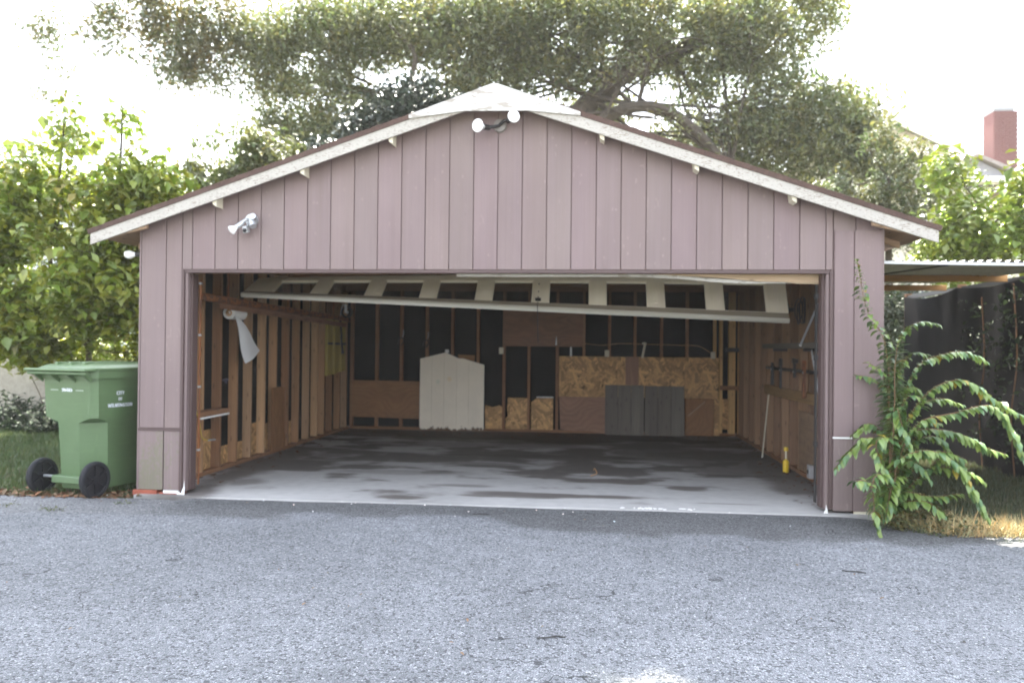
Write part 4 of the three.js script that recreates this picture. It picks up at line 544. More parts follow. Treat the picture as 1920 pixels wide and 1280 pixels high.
// the big oak behind the garage
{
  const T = thing('oak_tree', 'huge spreading oak behind the garage with thick leaning limbs', 'tree');
  limbs(T, [[[[0.3, -0.1, -12.6], [0.1, 2.2, -12.7], [-0.1, 4.5, -12.8], [-0.05, 6.0, -13]], 0.62, 0.42, 'trunk'], [[[-0.1, 5.3, -12.9], [0.25, 6.6, -13], [0.75, 7.25, -13], [1.63, 7.9, -13], [2.7, 8.4, -13.2], [4.2, 9.2, -13.4]], 0.30, 0.14], [[[0.2, 5.6, -12.8], [1.1, 6.72, -12.6], [1.77, 6.92, -12.5], [2.4, 6.84, -12.4], [3.15, 6.25, -12.3], [3.9, 5.4, -12.2], [4.6, 4.9, -12.1]], 0.16, 0.09], [[[4.2, 9.2, -13.4], [4.8, 10.9, -11], [3.0, 11.6, -7], [-1, 10.9, -5], [-5, 10.2, -4]], 0.15, 0.06], [[[3.0, 11.6, -7], [3.2, 11.2, -4.5], [3.6, 10.4, -2.5]], 0.09, 0.04], [[[0, 5.5, -13], [-1.7, 6.6, -13.2], [-3.8, 7.4, -13.4], [-6.2, 8.0, -13.4]], 0.24, 0.08], [[[-3.97, 8.8, -12], [-3.36, 8.1, -12], [-3.43, 7.45, -12], [-3.2, 6.9, -12.3]], 0.045, 0.07], [[[1.7, 7.9, -13], [1.3, 7.2, -12.4], [1.1, 6.75, -12.4]], 0.05, 0.04]]);
  const low = [[-6.9, 8.7, -13, 1.2, 1.2, 0.7], [-5.96, 7.08, -13, 1.5, 1.3], [-5.3, 9.05, -13, 1.54, 1.28], [-6.3, 6.0, -13, 1.3, 0.8], [-3.8, 6.6, -13, 1.3, 0.9], [-3.29, 8.9, -13, 1.67, 1.3], [-1.97, 7.92, -13, 1.54, 1.15], [-1.2, 9.2, -13, 1.8, 1.15], [-0.02, 8.27, -13, 1.41, 1.03], [0.99, 9.14, -13, 1.67, 1.15], [2.02, 8.3, -13.4, 0.9, 0.6, 0.8], [2.88, 8.83, -13, 1.8, 1.0], [4.37, 8.54, -13, 1.67, 1.2], [5.36, 7.38, -13, 1.3, 1.3], [4.63, 6.26, -13, 1.4, 0.9], [6.1, 6.12, -13, 1.3, 1.1], [6.82, 5.36, -13, 1.28, 0.77], [3.53, 5.3, -13, 1.3, 0.55], [2.28, 5.7, -13, 1.0, 0.45, 0.7], [0.3, 6.6, -13.4, 0.8, 0.51, 0.7], [5.59, 9.13, -13, 1.03, 0.9], [3.4, 7.5, -13.4, 0.7, 0.4, 0.6], [-2.6, 5.4, -14, 1.2, 0.8], [-5, 5.2, -14, 1.4, 0.8], [-0.8, 6.6, -13.8, 1.1, 0.8], [-5.6, 5.7, -13.4, 1.0, 0.7], [-4.6, 6.6, -13.6, 1.0, 0.8], [-7.2, 7.6, -13.2, 0.9, 0.8, 0.8], [1.3, 7.6, -11.7, 0.9, 0.4, 0.15], [2.6, 6.4, -11.5, 0.8, 0.4, 0.15], [7.0, 6.6, -13.2, 0.8, 0.8], [7.4, 5.6, -13.4, 0.8, 0.6], [-7.3, 6.4, -13.6, 0.8, 0.7], [-6.6, 5.3, -13.8, 0.9, 0.7], [-7.6, 8.9, -13.2, 0.9, 0.8], [-2.6, 7.4, -13.8, 1.0, 0.7], [0.9, 7.2, -14.4, 0.9, 0.7, 0.8], [3.0, 6.4, -14.4, 1.1, 0.7, 0.8], [4.4, 5.4, -13.6, 1.0, 0.5, 0.9]];
  const high = []; const q = rng(44); // unseen leaf layer over the garage, added to shade the driveway
  for (let k = 0; k < 54; k++) { const x = -8 + 14 * ((k * 0.618034) % 1), lo = x < -1.6 ? -6.6 : -4.5; high.push([x, 9.4 + 1.6 * q(), mix(lo, -2.1, k / 54), 1.5, 0.75, 1.5]); }
  const hole = (x, y, z) => { const t = y / SUN.y, gx = x - SUN.x * t, gz = z - SUN.z * t; return Math.hypot((gx - 1.05) / 0.40, (gz - 3.46) / 0.42) < 1 || Math.hypot((gx - 4.1) / 0.9, (gz - 0.75) / 0.5) < 1 || Math.hypot((gx - 3.75) / 0.3, (gz - 1.3) / 0.12) < 1; };  // gaps in the leaves along the sun direction, shaped to leave sun patches
  crown(T, 'crown', [...low], 135, oakSprig, leafMat(0.155, 0.185, 0.062, { transmission: 0.6, roughness: 0.7 }), 21, { gap: 0.36, size: [0.6, 1.5], hole, warm: 0.4, tint: 0.55 }).userData.kind = 'stuff';
  crown(T, 'unseen_shade_crown', high, 75, oakSprig, leafMat(0.10, 0.125, 0.045, { transmission: 0.5 }), 22, { gap: 0.2, hole }).userData.kind = 'stuff';
  twigs(T, [[0.75, 7.25, -13], [2.7, 8.4, -13.2], [-3.8, 7.4, -13.4], [1.8, 6.9, -12.5], [3.9, 5.4, -12.2]], low, 0.05, 31);
}
const tree = (name, label, o) => {
  const T = thing(name, label, 'tree'); limbs(T, o.limbs);
  twigs(T, o.from || [o.limbs[0][0][o.limbs[0][0].length - 1]], o.clusters, o.twig || 0.03, o.seed + 1);
  crown(T, 'crown', o.clusters, o.dens, o.geo, o.mat, o.seed, o.opt).userData.kind = 'stuff'; return T;
};
tree('magnolia_tree', 'dark dense evergreen tree rising just above the left roof slope', { limbs: [[[[-3.0, -0.1, -9], [-3.1, 2, -9], [-3.0, 4.4, -8.9]], 0.14, 0.06, 'trunk']], clusters: [[-2.75, 5.75, -8.5, 0.79, 0.59], [-3.4, 5.3, -8.5, 0.69, 0.5], [-2.0, 5.75, -8.5, 0.5, 0.35], [-4.19, 4.85, -8.5, 0.69, 0.4], [-2.6, 5.0, -8.5, 1.0, 0.6]], dens: 150, geo: broadSprig, mat: leafMat(0.042, 0.062, 0.045, { roughness: 0.35, transmission: 0.3 }), seed: 61, opt: { gap: 0.3, tint: 0.5 } });
tree('laurel_tree', 'rounded yellow-green evergreen behind the left roof slope at the edge of the sky', { limbs: [[[[-6.0, -0.1, -8], [-6.0, 2, -8], [-5.9, 4, -8]], 0.09, 0.04, 'trunk']], clusters: [[-6.2, 4.7, -8, 0.6, 0.57], [-5.7, 4.95, -8, 0.57, 0.5], [-5.15, 4.7, -8, 0.67, 0.5], [-6.6, 4.4, -8, 0.3, 0.38], [-5.7, 4.0, -8, 0.9, 0.6]], dens: 190, geo: broadSprig, mat: leafMat(0.13, 0.165, 0.045, { transmission: 0.6 }), seed: 71, opt: { gap: 0.33, warm: 0.5 } });
tree('maple_tree', 'bright yellow-green sunlit tree left of the garage above the pale wall', {
  limbs: [[[[-6.1, -0.1, -4.0], [-6.05, 1.2, -3.9], [-5.9, 2.4, -3.7], [-5.75, 3.4, -3.6]], 0.05, 0.02, 'trunk'], [[[-6.0, 1.2, -3.9], [-6.4, 2.2, -3.6], [-6.25, 3.4, -3.5], [-6.18, 4.3, -3.5]], 0.04, 0.01], [[[-5.95, 1.8, -3.8], [-5.5, 2.6, -3.5], [-5.4, 3.6, -3.5], [-5.38, 4.4, -3.5]], 0.04, 0.01]],
  from: [[-5.9, 2.4, -3.7], [-6.3, 2.8, -3.55], [-5.45, 3.0, -3.5], [-6.05, 1.2, -3.9]], twig: 0.014,
  clusters: [[-6.4, 3.45, -3.5, 0.5, 0.42], [-5.72, 3.25, -3.5, 0.6, 0.5], [-5.13, 3.25, -3.5, 0.42, 0.4], [-6.61, 2.79, -3.5, 0.53, 0.46], [-5.86, 2.5, -3.5, 0.66, 0.53], [-5.27, 2.64, -3.5, 0.45, 0.42], [-4.78, 3.05, -3.6, 0.34, 0.3], [-4.45, 2.8, -3.8, 0.3, 0.3], [-6.9, 3.3, -3.6, 0.4, 0.3], [-5.5, 2.1, -3.1, 0.5, 0.4], [-6.6, 2.0, -3.5, 0.6, 0.46, 1.2], [-5.77, 1.85, -3.5, 0.66, 0.5, 1.3], [-5.2, 1.85, -3.5, 0.38, 0.55, 1.3], [-6.9, 1.5, -3.5, 0.4, 0.3, 1.2], [-6.18, 4.06, -3.5, 0.17, 0.4, 0.6], [-5.4, 4.11, -3.5, 0.15, 0.42, 0.6], [-5.73, 3.75, -3.5, 0.36, 0.22], [-7.3, 2.3, -3.8, 0.6, 0.6], [-7.2, 3.0, -3.8, 0.4, 0.3, 0.7], [-4.9, 2.3, -3.9, 0.4, 0.5], [-6.1, 1.45, -3.6, 0.7, 0.3, 1.4], [-5.3, 1.4, -3.9, 0.5, 0.28, 1.4], [-6.9, 1.3, -4.1, 0.6, 0.35, 1.3], [-4.6, 1.5, -4.3, 0.4, 0.3, 1.2], [-4.35, 3.0, -4.2, 0.35, 0.3], [-4.3, 2.4, -4.2, 0.4, 0.4], [-4.9, 3.3, -3.4, 0.36, 0.34], [-4.6, 2.75, -3.4, 0.36, 0.36], [-5.9, 1.15, -3.9, 0.6, 0.25, 1.2], [-6.8, 1.1, -4.2, 0.6, 0.3], [-5.1, 1.15, -4.2, 0.5, 0.22, 1.2], [-7.1, 1.9, -3.6, 0.5, 0.5], [-7.0, 2.6, -3.5, 0.5, 0.5]],
  dens: 215, geo: broadSprig, mat: leafMat(0.28, 0.35, 0.045, { roughness: 0.42, transmission: 0.6 }), seed: 81, opt: { gap: 0.385, tint: 0.6, warm: 0.4, gs: 1.15, depth: 1.5, size: [0.55, 1.5] } });
tree('pecan_tree', 'tree at the upper left whose dark leafy branches hang over against white sky', {
  limbs: [[[[-17.50, -0.10, -13.70], [-17.06, 5.33, -13.50], [-15.27, 10.69, -13.00], [-12.59, 11.14, -12.50]], 0.3, 0.08, 'trunk'], [[[-15.27, 10.39, -13.00], [-12.29, 10.24, -12.40], [-9.91, 9.65, -12.20], [-8.42, 9.05, -12.20]], 0.06, 0.012], [[[-12.29, 10.24, -12.40], [-10.51, 8.91, -12.20], [-9.32, 7.71, -12.20]], 0.03, 0.008]],
  from: [[-9.91, 9.65, -12.20], [-8.42, 9.05, -12.20], [-10.51, 8.91, -12.20], [-12.29, 10.24, -12.40]], twig: 0.012,
  clusters: [[-11.07, 9.05, -12.20, 0.67, 0.57, 0.6], [-9.70, 9.05, -12.20, 0.74, 0.61, 0.8], [-8.75, 8.44, -12.20, 0.82, 0.74, 1.2], [-9.17, 7.74, -12.20, 0.63, 0.42, 0.9], [-8.36, 9.22, -12.20, 0.74, 0.49, 1.2], [-11.10, 8.31, -12.20, 0.42, 0.30, 0.5], [-8.13, 7.71, -12.20, 0.45, 0.33, 0.9], [-9.96, 8.16, -12.20, 0.37, 0.30, 0.5], [-10.21, 9.95, -12.20, 1.19, 0.45], [-12.44, 8.73, -11.80, 0.57, 0.45, 0.6], [-12.14, 7.86, -11.80, 0.30, 0.45, 0.4], [-12.37, 7.25, -11.80, 0.33, 0.22, 0.5]],
  dens: 125, geo: oakSprig, mat: leafMat(0.13, 0.15, 0.05, { transmission: 0.6 }), seed: 91, opt: { gap: 0.37, size: [0.6, 1.4], warm: 0.8, gs: 1.7 } });
tree('hackberry_tree', 'bright sunlit yellow-green tree at the right edge in front of the brick chimney house', {
  limbs: [[[[6.3, -0.1, -5.4], [6.3, 1.6, -5.3], [6.2, 3.0, -5.1]], 0.08, 0.03, 'trunk']], twig: 0.014,
  clusters: [[6.75, 3.55, -5, 0.4, 0.32], [6.1, 3.12, -5, 0.6, 0.4], [6.5, 2.88, -5, 0.61, 0.46], [5.66, 3.72, -5, 0.36, 0.34], [5.6, 2.96, -5, 0.4, 0.42], [6.9, 3.2, -5, 0.5, 0.45], [7.0, 2.6, -5.2, 0.7, 0.5], [5.9, 2.6, -5.4, 0.7, 0.4]],
  dens: 135, geo: broadSprig, mat: leafMat(0.24, 0.32, 0.05, { roughness: 0.35, transmission: 0.6 }), seed: 101, opt: { gap: 0.33, tint: 0.6, warm: 0.3, gs: 1.4, size: [0.55, 1.5] } });
tree('cedar_tree', 'dull dark green tree behind the right end of the garage roof', {
  limbs: [[[[5.8, -0.1, -7.8], [5.8, 2, -7.7], [5.7, 4.2, -7.5]], 0.1, 0.04, 'trunk']], twig: 0.016,
  clusters: [[5.83, 3.86, -7.5, 0.65, 0.46], [5.2, 4.0, -7.5, 0.55, 0.4], [6.26, 3.41, -7.5, 0.65, 0.55], [6.0, 4.45, -7.5, 0.5, 0.42], [5.62, 4.8, -7.5, 0.34, 0.34], [4.6, 3.6, -7.8, 0.8, 0.6], [5.4, 3.3, -7.6, 0.8, 0.5], [6.8, 3.9, -7.8, 0.6, 0.5]],
  dens: 150, geo: smallSprig, mat: leafMat(0.11, 0.14, 0.05, { transmission: 0.55, roughness: 0.75 }), seed: 111, opt: { gap: 0.3, warm: 0.5 } });
{
  const H = thing('hedge', 'dark ivy-like hedge seen under the metal roof between garage and black screen', 'hedge'); put(H, 'stems', merge([[6.2, -8.9], [6.6, -9.1], [7.1, -9], [5.7, -8.8]].map(p => taper([[p[0], -0.1, p[1]], [p[0] + 0.1, 1, p[1]], [p[0] - 0.1, 2.1, p[1]]], 0.03, 0.01, 8, 5))), barkMat);
  crown(H, 'foliage', [[6.37, 2.06, -9, 0.6, 0.55], [6.28, 1.3, -9, 0.7, 0.7], [6.94, 2.2, -9, 0.7, 0.4], [5.6, 1.5, -9, 0.7, 0.9], [6.9, 1.2, -9, 0.6, 0.7], [6.3, 0.5, -9, 0.9, 0.5], [5.35, 1.5, -6.4, 0.45, 0.7, 1.4], [5.3, 0.6, -6.3, 0.5, 0.5, 1.4], [5.55, 2.0, -6.6, 0.4, 0.35, 1.3]], 140, smallSprig, leafMat(0.045, 0.07, 0.03, { roughness: 0.85 }), 121, { gap: 0.3, warm: 0.5 }).userData.kind = 'stuff';
  const Bu = thing('evergreen_bush', 'low dark bush growing against the pale wall left of the bin', 'bush'); put(Bu, 'stems', merge([[-6.9, -4.7], [-6.4, -4.6], [-7.3, -4.6]].map(p => taper([[p[0], -0.1, p[1]], [p[0] + 0.1, 0.35, p[1]], [p[0] - 0.1, 0.8, p[1]]], 0.015, 0.006, 8, 5))), barkMat);
  crown(Bu, 'foliage', [[-6.9, 0.25, -4.7, 0.35, 0.3], [-6.35, 0.3, -4.6, 0.4, 0.32], [-7.0, 0.12, -4.5, 0.5, 0.2], [-5.6, 0.95, -4.4, 0.3, 0.2, 0.6], [-7.7, 0.25, -4.6, 0.4, 0.3]], 210, smallSprig, leafMat(0.024, 0.042, 0.016, { roughness: 0.9, transmission: 0.15 }), 131, { gap: 0.36, gs: 2 }).userData.kind = 'stuff';
}

// ------------------------------------------------------------------ wall, fence, lean-to, houses
{
  const W = thing('garden_wall', 'low pale stuccoed wall behind the green bin under the bright tree', 'wall'); const stucco = std({ color: C(0.46, 0.42, 0.36), map: tex(512, 512, (u, v) => { const k = 0.75 + 0.5 * (fbm(u, v, 6, 6, 5, 3) - 0.5) + 0.2 * (fbm(u, v, 70, 70, 2, 4) - 0.5), d = sstep(0.55, 0.68, fbm(u, v, 9, 5, 4, 7)); return [mix(k, 0.35, d), mix(k, 0.34, d), mix(k, 0.29, d)]; }), roughness: 0.95 });
  put(W, 'wall_face', bx(-16, -3.6, -0.1, 1.16, -5.30, -5.12, 2, 2), stucco); put(W, 'coping', rbx(-16, -3.6, 1.162, 1.235, -5.34, -5.08, 0.015, 2, 2), stucco);
  // black screen fence receding along the right side
  const F = thing('screen_fence', 'tall fence covered in sagging black screen cloth on the right', 'fence'); const zs = [1.4, -0.3, -2.0, -3.7, -5.4];
  const cloth = new THREE.MeshPhysicalMaterial({ color: C(0.017, 0.016, 0.0175), roughness: 0.95, specularIntensity: 0.15, map: feltTex });
  zs.forEach((z, i) => { put(F, 'post', bx(5.225, 5.30, -0.1, 2.10, z - 0.04, z + 0.04), M.stud[3]); if (i) { const z0 = zs[i - 1], n = 40, m = 20, pos = [], uv = [], idx = []; for (let j = 0; j <= m; j++) for (let k = 0; k <= n; k++) { const s = k / n, t = j / m, q = Math.sin(Math.PI * s); pos.push(5.212 - 0.02 * q * Math.sin(3 * t + i) - 0.006 * Math.sin(s * 9 + i * 3 + 2.5 * t) * (0.3 + t) * q - 0.02 * q * vn(s * 6 + i * 9, t * 4, 99, 99, 6), mix(-0.06, 2.06 - 0.05 * q * (1 + 0.4 * Math.sin(i * 2)), t), mix(z0, z, s)); uv.push(s * 2, t * 2); } for (let j = 0; j < m; j++) for (let k = 0; k < n; k++) { const a = j * (n + 1) + k, b = a + n + 1; idx.push(a, a + 1, b, a + 1, b + 1, b); } const g = new THREE.BufferGeometry(); g.setAttribute('position', new THREE.Float32BufferAttribute(pos, 3)); g.setAttribute('uv', new THREE.Float32BufferAttribute(uv, 2)); g.setIndex(idx); g.computeVertexNormals(); put(F, 'screen_cloth', g, cloth); } });
  put(F, 'top_rail', bar([5.255, 2.05, 1.4], [5.255, 2.05, -5.4], 0.04, 0.05), M.black);
  for (const [z, l, top] of [[-2.25, 'leafy vine climbing the black screen at the right edge', 2.0], [-2.95, 'sparse vine hanging on the middle of the black screen', 1.9]]) { const V = thing('vine', l, 'vine'); put(V, 'stem', tube([[5.17, -0.05, z], [5.15, 0.6, z - 0.04], [5.16, 1.2, z + 0.05], [5.15, top, z]], 0.008, 30, 5), M.stud[3]); crown(V, 'foliage', [[5.13, 0.4, z, 0.09, 0.4], [5.13, 1.1, z, 0.1, 0.5], [5.13, top - 0.35, z, 0.12, 0.35]], z > -2.5 ? 150 : 60, sprig(5, 0.06, 0.035, 0.12, 6), leafMat(0.035, 0.055, 0.022, { roughness: 0.9, transmission: 0.2 }), 141 + Math.round(-z * 10), { gap: 0.3, depth: 1.5 }).userData.kind = 'stuff'; }
  // lean-to roof
  const L = thing('lean_to_roof', 'flat corrugated metal lean-to roof on timber beams right of the garage', 'lean-to');
  const n = 200, rows = 8, pos = [], idx = [], uv = []; for (let s = 0; s < 2; s++) for (let j = 0; j <= rows; j++) for (let i = 0; i <= n; i++) { const x = mix(3.30, 5.12, i / n), z = mix(-0.80, -4.15, j / rows); pos.push(x, mix(2.076, 2.155, j / rows) + 0.011 * Math.sin(x * 2 * Math.PI / 0.076) + 0.006 * Math.sin(x * 3) - 0.03 * sstep(4.2, 5.1, x) * (1 - j / rows) + (s ? -0.0018 : 0), z); uv.push(x, z); } const N1 = (n + 1) * (rows + 1);
  for (let s = 0; s < 2; s++) for (let j = 0; j < rows; j++) for (let i = 0; i < n; i++) { const a = s * N1 + j * (n + 1) + i, b = a + n + 1; s ? idx.push(a, b, a + 1, a + 1, b, b + 1) : idx.push(a, a + 1, b, a + 1, b + 1, b); }
  const g = new THREE.BufferGeometry(); g.setAttribute('position', new THREE.Float32BufferAttribute(pos, 3)); g.setAttribute('uv', new THREE.Float32BufferAttribute(uv, 2)); g.setIndex(idx); g.computeVertexNormals(); put(L, 'corrugated_sheet', g, std({ color: C(0.42, 0.42, 0.43), metalness: 0.55, roughness: 0.5, map: feltTex }));
  put(L, 'front_edge', bar([3.34, 2.062, -0.79], [5.12, 2.036, -0.79], 0.006, 0.026), M.zinc);
  for (const z of [-2.5, -4.0]) put(L, 'beam', rbx(3.09, 5.2, mix(2.062, 2.088, (-z - 0.8) / 3.35) - 0.04, mix(2.062, 2.088, (-z - 0.8) / 3.35) + 0.028, z - 0.02, z + 0.02, 0.004), M.lumberOrange);
  put(L, 'brace', bar([3.55, 2.055, -2.4], [3.95, 2.052, -0.95], 0.03, 0.012), M.darkMetal); put(L, 'joist_hanger', bx(3.90, 3.945, 2.03, 2.06, -2.48, -2.474), M.rust);
}
{
  // house beyond, with brick chimney
  const H = thing('brick_house', 'pale grey-roofed house with a red brick chimney beyond the trees at the right', 'house', [0, 0, 0]);
  const roofM = std({ color: C(0.36, 0.34, 0.33), map: shingleTex, roughness: 0.9 }), trim = std({ color: C(0.78, 0.76, 0.7), roughness: 0.7 }), wallM = std({ color: C(0.62, 0.57, 0.47), roughness: 0.85 }), brickM = std({ color: C(0.16, 0.072, 0.066), roughness: 0.95 });
  put(H, 'wall', bx(10.9, 19, 0, 6.9, -29, -22.9, 2, 2), wallM); put(H, 'wall', plate([[8.2, 0], [13.2, 0], [13.2, 7.9], [10.67, 9.2], [8.2, 7.9]], -28, -22.3, 1, 2, 2, 0), wallM);
  const slab = (x0, y0, x1, y1, z0, z1, t = 0.16) => plate([[x0, y0], [x1, y1], [x1, y1 + t], [x0, y0 + t]], z0, z1, 0, 1, 1, 0);
  put(H, 'roof', slab(10.67, 9.28, 13.5, 7.85, -28.3, -22.0), roofM); put(H, 'roof', slab(10.67, 9.28, 7.9, 7.85, -28.3, -22.0), roofM);
  put(H, 'bargeboard', slab(10.67, 9.12, 13.5, 7.69, -22.0, -21.9, 0.26), trim); put(H, 'bargeboard', slab(10.67, 9.12, 7.9, 7.69, -22.0, -21.9, 0.26), trim);
  const rp = new THREE.BufferGeometry(); rp.setAttribute('position', new THREE.Float32BufferAttribute([10.9, 6.6, -21.6, 17.4, 6.6, -21.6, 14.9, 9.1, -25, 10.9, 6.6, -21.6, 14.9, 9.1, -25, 12.6, 9.1, -25, 17.4, 6.6, -21.6, 17.4, 6.6, -29, 14.9, 9.1, -25, 10.9, 6.6, -29, 12.6, 9.1, -25, 14.9, 9.1, -25, 10.9, 6.6, -29, 14.9, 9.1, -25, 17.4, 6.6, -29, 10.9, 6.6, -29, 10.9, 6.6, -21.6, 12.6, 9.1, -25], 3)); rp.setAttribute('uv', new THREE.Float32BufferAttribute(new Float32Array(36), 2)); rp.computeVertexNormals(); put(H, 'roof', metreUV(rp, 0, 1, 1), roofM);
  put(H, 'roof', slab(13.0, 7.52, 14.25, 6.95, -22.5, -20.6, 0.12), roofM); put(H, 'roof', slab(13.0, 7.52, 11.75, 6.95, -22.5, -20.6, 0.12), roofM); put(H, 'gable_wall', plate([[11.85, 6.9], [14.15, 6.9], [13.0, 7.5]], -20.9, -20.8, 1, 1, 1, 0), std({ color: C(0.3, 0.29, 0.31) })); put(H, 'cornice', rbx(11.7, 14.3, 6.72, 6.90, -21.1, -20.6, 0.02), trim);
  const ch = put(H, 'chimney', bx(14.05, 14.76, 6.6, 9.30, -22.6, -21.8, 1, 1), std({ color: C(0.22, 0.16, 0.13) }));
  for (let r = 0; r < 26; r++) { const off = r % 2 ? 0.115 : 0, y0 = 7.35 + r * 0.075; for (let k = -1; k < 4; k++) { const a = Math.max(14.045, 14.05 + off + k * 0.23), b = Math.min(14.765, 14.05 + off + k * 0.23 + 0.22); if (b - a > 0.03) put(ch, 'brick', new THREE.BoxGeometry(b - a, 0.065, 0.05).translate((a + b) / 2, y0 + 0.033, -21.79), brickM); } }
  put(ch, 'chimney_side', bx(14.035, 14.05, 7.35, 9.30, -22.58, -21.82, 1, 1), brickM); put(ch, 'chimney_cap', rbx(14.02, 14.66, 9.302, 9.43, -22.62, -21.78, 0.02), std({ color: C(0.3, 0.3, 0.31) }));
  for (const [x, y] of [[9.4, 5.2], [11.2, 5.2], [9.4, 2], [11.2, 2]]) { const w = put(H, 'window', bx(x, x + 0.9, y, y + 1.5, -22.29, -22.22), trim); put(w, 'pane', bx(x + 0.07, x + 0.83, y + 0.07, y + 1.43, -22.219, -22.21), std({ color: C(0.05, 0.06, 0.07), roughness: 0.1 })); }
  const J = thing('neighbor_house', 'pale blue-white house half hidden behind the bright tree at the left edge', 'house'); const bl = std({ color: C(0.6, 0.66, 0.75), roughness: 0.7 });
  put(J, 'wall', bx(-25, -15.9, 0, 5.45, -22, -16, 2, 2), bl); for (let k = 0; k < 14; k++) put(J, 'siding_board', bx(-25, -15.88, 2.0 + k * 0.245, 2.235 + k * 0.245, -15.998, -15.97), bl);
  put(J, 'roof', plate([[-25.4, 5.47], [-15.4, 5.47], [-15.4, 5.6], [-20.4, 7.9], [-25.4, 5.6]], -22.4, -15.6, 0, 1, 1, 0), std({ color: C(0.42, 0.38, 0.35), map: shingleTex }));
  const w = put(J, 'window', bx(-17.9, -17.0, 3.3, 4.7, -15.968, -15.93), trim); put(w, 'pane', bx(-17.82, -17.08, 3.38, 4.62, -15.929, -15.92), std({ color: C(0.05, 0.06, 0.07), roughness: 0.1 }));
}

// ------------------------------------------------------------------ shrub by the right pillar
{
  const S = thing('myrtle_shrub', 'sprawling green shrub with long arching leafy shoots in front of the right pillar', 'shrub');
  const q = rng(303), root = [3.17, -0.04, 0.12];
  const shoots = [
    [[3.03, 0.14, 0.18], [3.06, 0.67, 0.2], [3.0, 1.37, 0.25], [2.88, 1.57, 0.26], [2.79, 1.96, 0.28]], [[3.06, 0.15, 0.25], [3.07, 0.85, 0.28], [3.07, 1.23, 0.3], [3.11, 1.42, 0.32], [3.23, 1.5, 0.34], [3.36, 1.48, 0.35]],
    [[3.09, 0.32, 0.2], [3.18, 0.99, 0.22], [3.27, 1.19, 0.25], [3.42, 1.26, 0.27], [3.57, 1.28, 0.28], [3.73, 1.21, 0.28]], [[3.09, 0.33, 0.25], [3.15, 0.75, 0.3], [3.34, 1.02, 0.35], [3.53, 1.07, 0.38], [3.72, 0.94, 0.4], [3.97, 0.78, 0.42]],
    [[3.06, 0.37, 0.35], [3.17, 0.76, 0.48], [3.39, 0.84, 0.55], [3.61, 0.90, 0.6], [3.73, 0.76, 0.62], [3.84, 0.48, 0.64]], [[3.06, 0.34, 0.3], [3.13, 0.66, 0.36], [3.29, 0.71, 0.4], [3.51, 0.67, 0.42], [3.65, 0.59, 0.43], [3.79, 0.54, 0.44]],
    [[3.03, 0.25, 0.4], [3.02, 0.50, 0.55], [3.16, 0.58, 0.65], [3.3, 0.53, 0.7], [3.42, 0.36, 0.72], [3.54, 0.12, 0.74]], [[3.03, 0.16, 0.25], [3.05, 0.57, 0.32], [2.9, 0.63, 0.36], [2.73, 0.54, 0.38], [2.61, 0.40, 0.4]],
    [[3.0, 0.28, 0.4], [2.95, 0.64, 0.5], [2.84, 0.63, 0.58], [2.85, 0.5, 0.62], [2.93, 0.37, 0.64]], [[2.97, 0.23, 0.5], [2.86, 0.40, 0.65], [2.775, 0.39, 0.73], [2.77, 0.18, 0.76], [2.81, -0.0, 0.77]], [[3.0, 0.2, 0.45], [2.99, 0.38, 0.55], [2.94, 0.3, 0.6], [2.89, 0.08, 0.62]],
    [[3.04, 0.16, 0.35], [3.1, 0.25, 0.45], [3.25, 0.23, 0.5], [3.44, 0.26, 0.52]], [[3.03, 0.27, 0.35], [3.03, 0.86, 0.45], [3.04, 0.76, 0.5], [3.1, 0.58, 0.52]], [[3.09, 0.31, 0.15], [3.13, 0.95, 0.18], [3.22, 1.02, 0.2], [3.31, 0.94, 0.2]],
    [[3.07, 0.31, 0.15], [3.04, 1.02, 0.2], [2.97, 1.13, 0.24], [2.89, 1.19, 0.26]], [[3.12, 0.47, 0.1], [3.32, 0.86, 0.1], [3.48, 0.92, 0.1], [3.63, 0.87, 0.1]], [[3.13, 0.29, 0.1], [3.31, 0.6, 0.1], [3.46, 0.62, 0.1], [3.54, 0.52, 0.1]], [[3.14, 0.47, 0.05], [3.2, 1.16, 0.05], [3.29, 1.27, 0.05], [3.38, 1.26, 0.05]],
    [[3.1, 0.1, 0.2], [3.22, 0.55, 0.22], [3.3, 0.75, 0.24], [3.42, 0.74, 0.26]], [[3.08, 0.1, 0.3], [3.08, 0.45, 0.4], [3.14, 0.48, 0.46], [3.24, 0.36, 0.5]], [[3.05, 0.2, 0.25], [3.09, 0.8, 0.3], [3.16, 0.95, 0.34], [3.24, 0.93, 0.36]], [[3.1, 0.12, 0.25], [3.3, 0.4, 0.35], [3.5, 0.42, 0.4], [3.66, 0.33, 0.42]], [[3.12, 0.3, 0.05], [3.12, 1.0, 0.02], [3.14, 1.3, 0.0]], [[3.06, 0.15, 0.4], [3.2, 0.2, 0.55], [3.3, 0.12, 0.62]],
    [[3.0, 0.1, 0.35], [2.93, 0.18, 0.5], [2.88, 0.14, 0.6]], [[3.12, 0.15, 0.3], [3.2, 0.5, 0.38], [3.35, 0.55, 0.44], [3.5, 0.5, 0.48]],
  ];
  for (const s of shoots.slice()) for (let k = 0; k < (q() < 0.3 ? 1 : 0); k++) {
    const cv = curve([root, ...s]), t = 0.38 + 0.4 * q(), p = cv.getPointAt(t), L = 0.16 + 0.2 * q(), a = q() * 6.283, dx = Math.cos(a) * L * 0.8, dz = Math.abs(Math.sin(a)) * L * 0.5;
    shoots.push([[p.x, p.y, p.z], [p.x + dx * 0.5, p.y + L * 0.38, p.z + dz * 0.5], [p.x + dx, p.y + L * (0.1 + 0.4 * q()), p.z + dz]]); shoots[shoots.length - 1].side = true;
  }
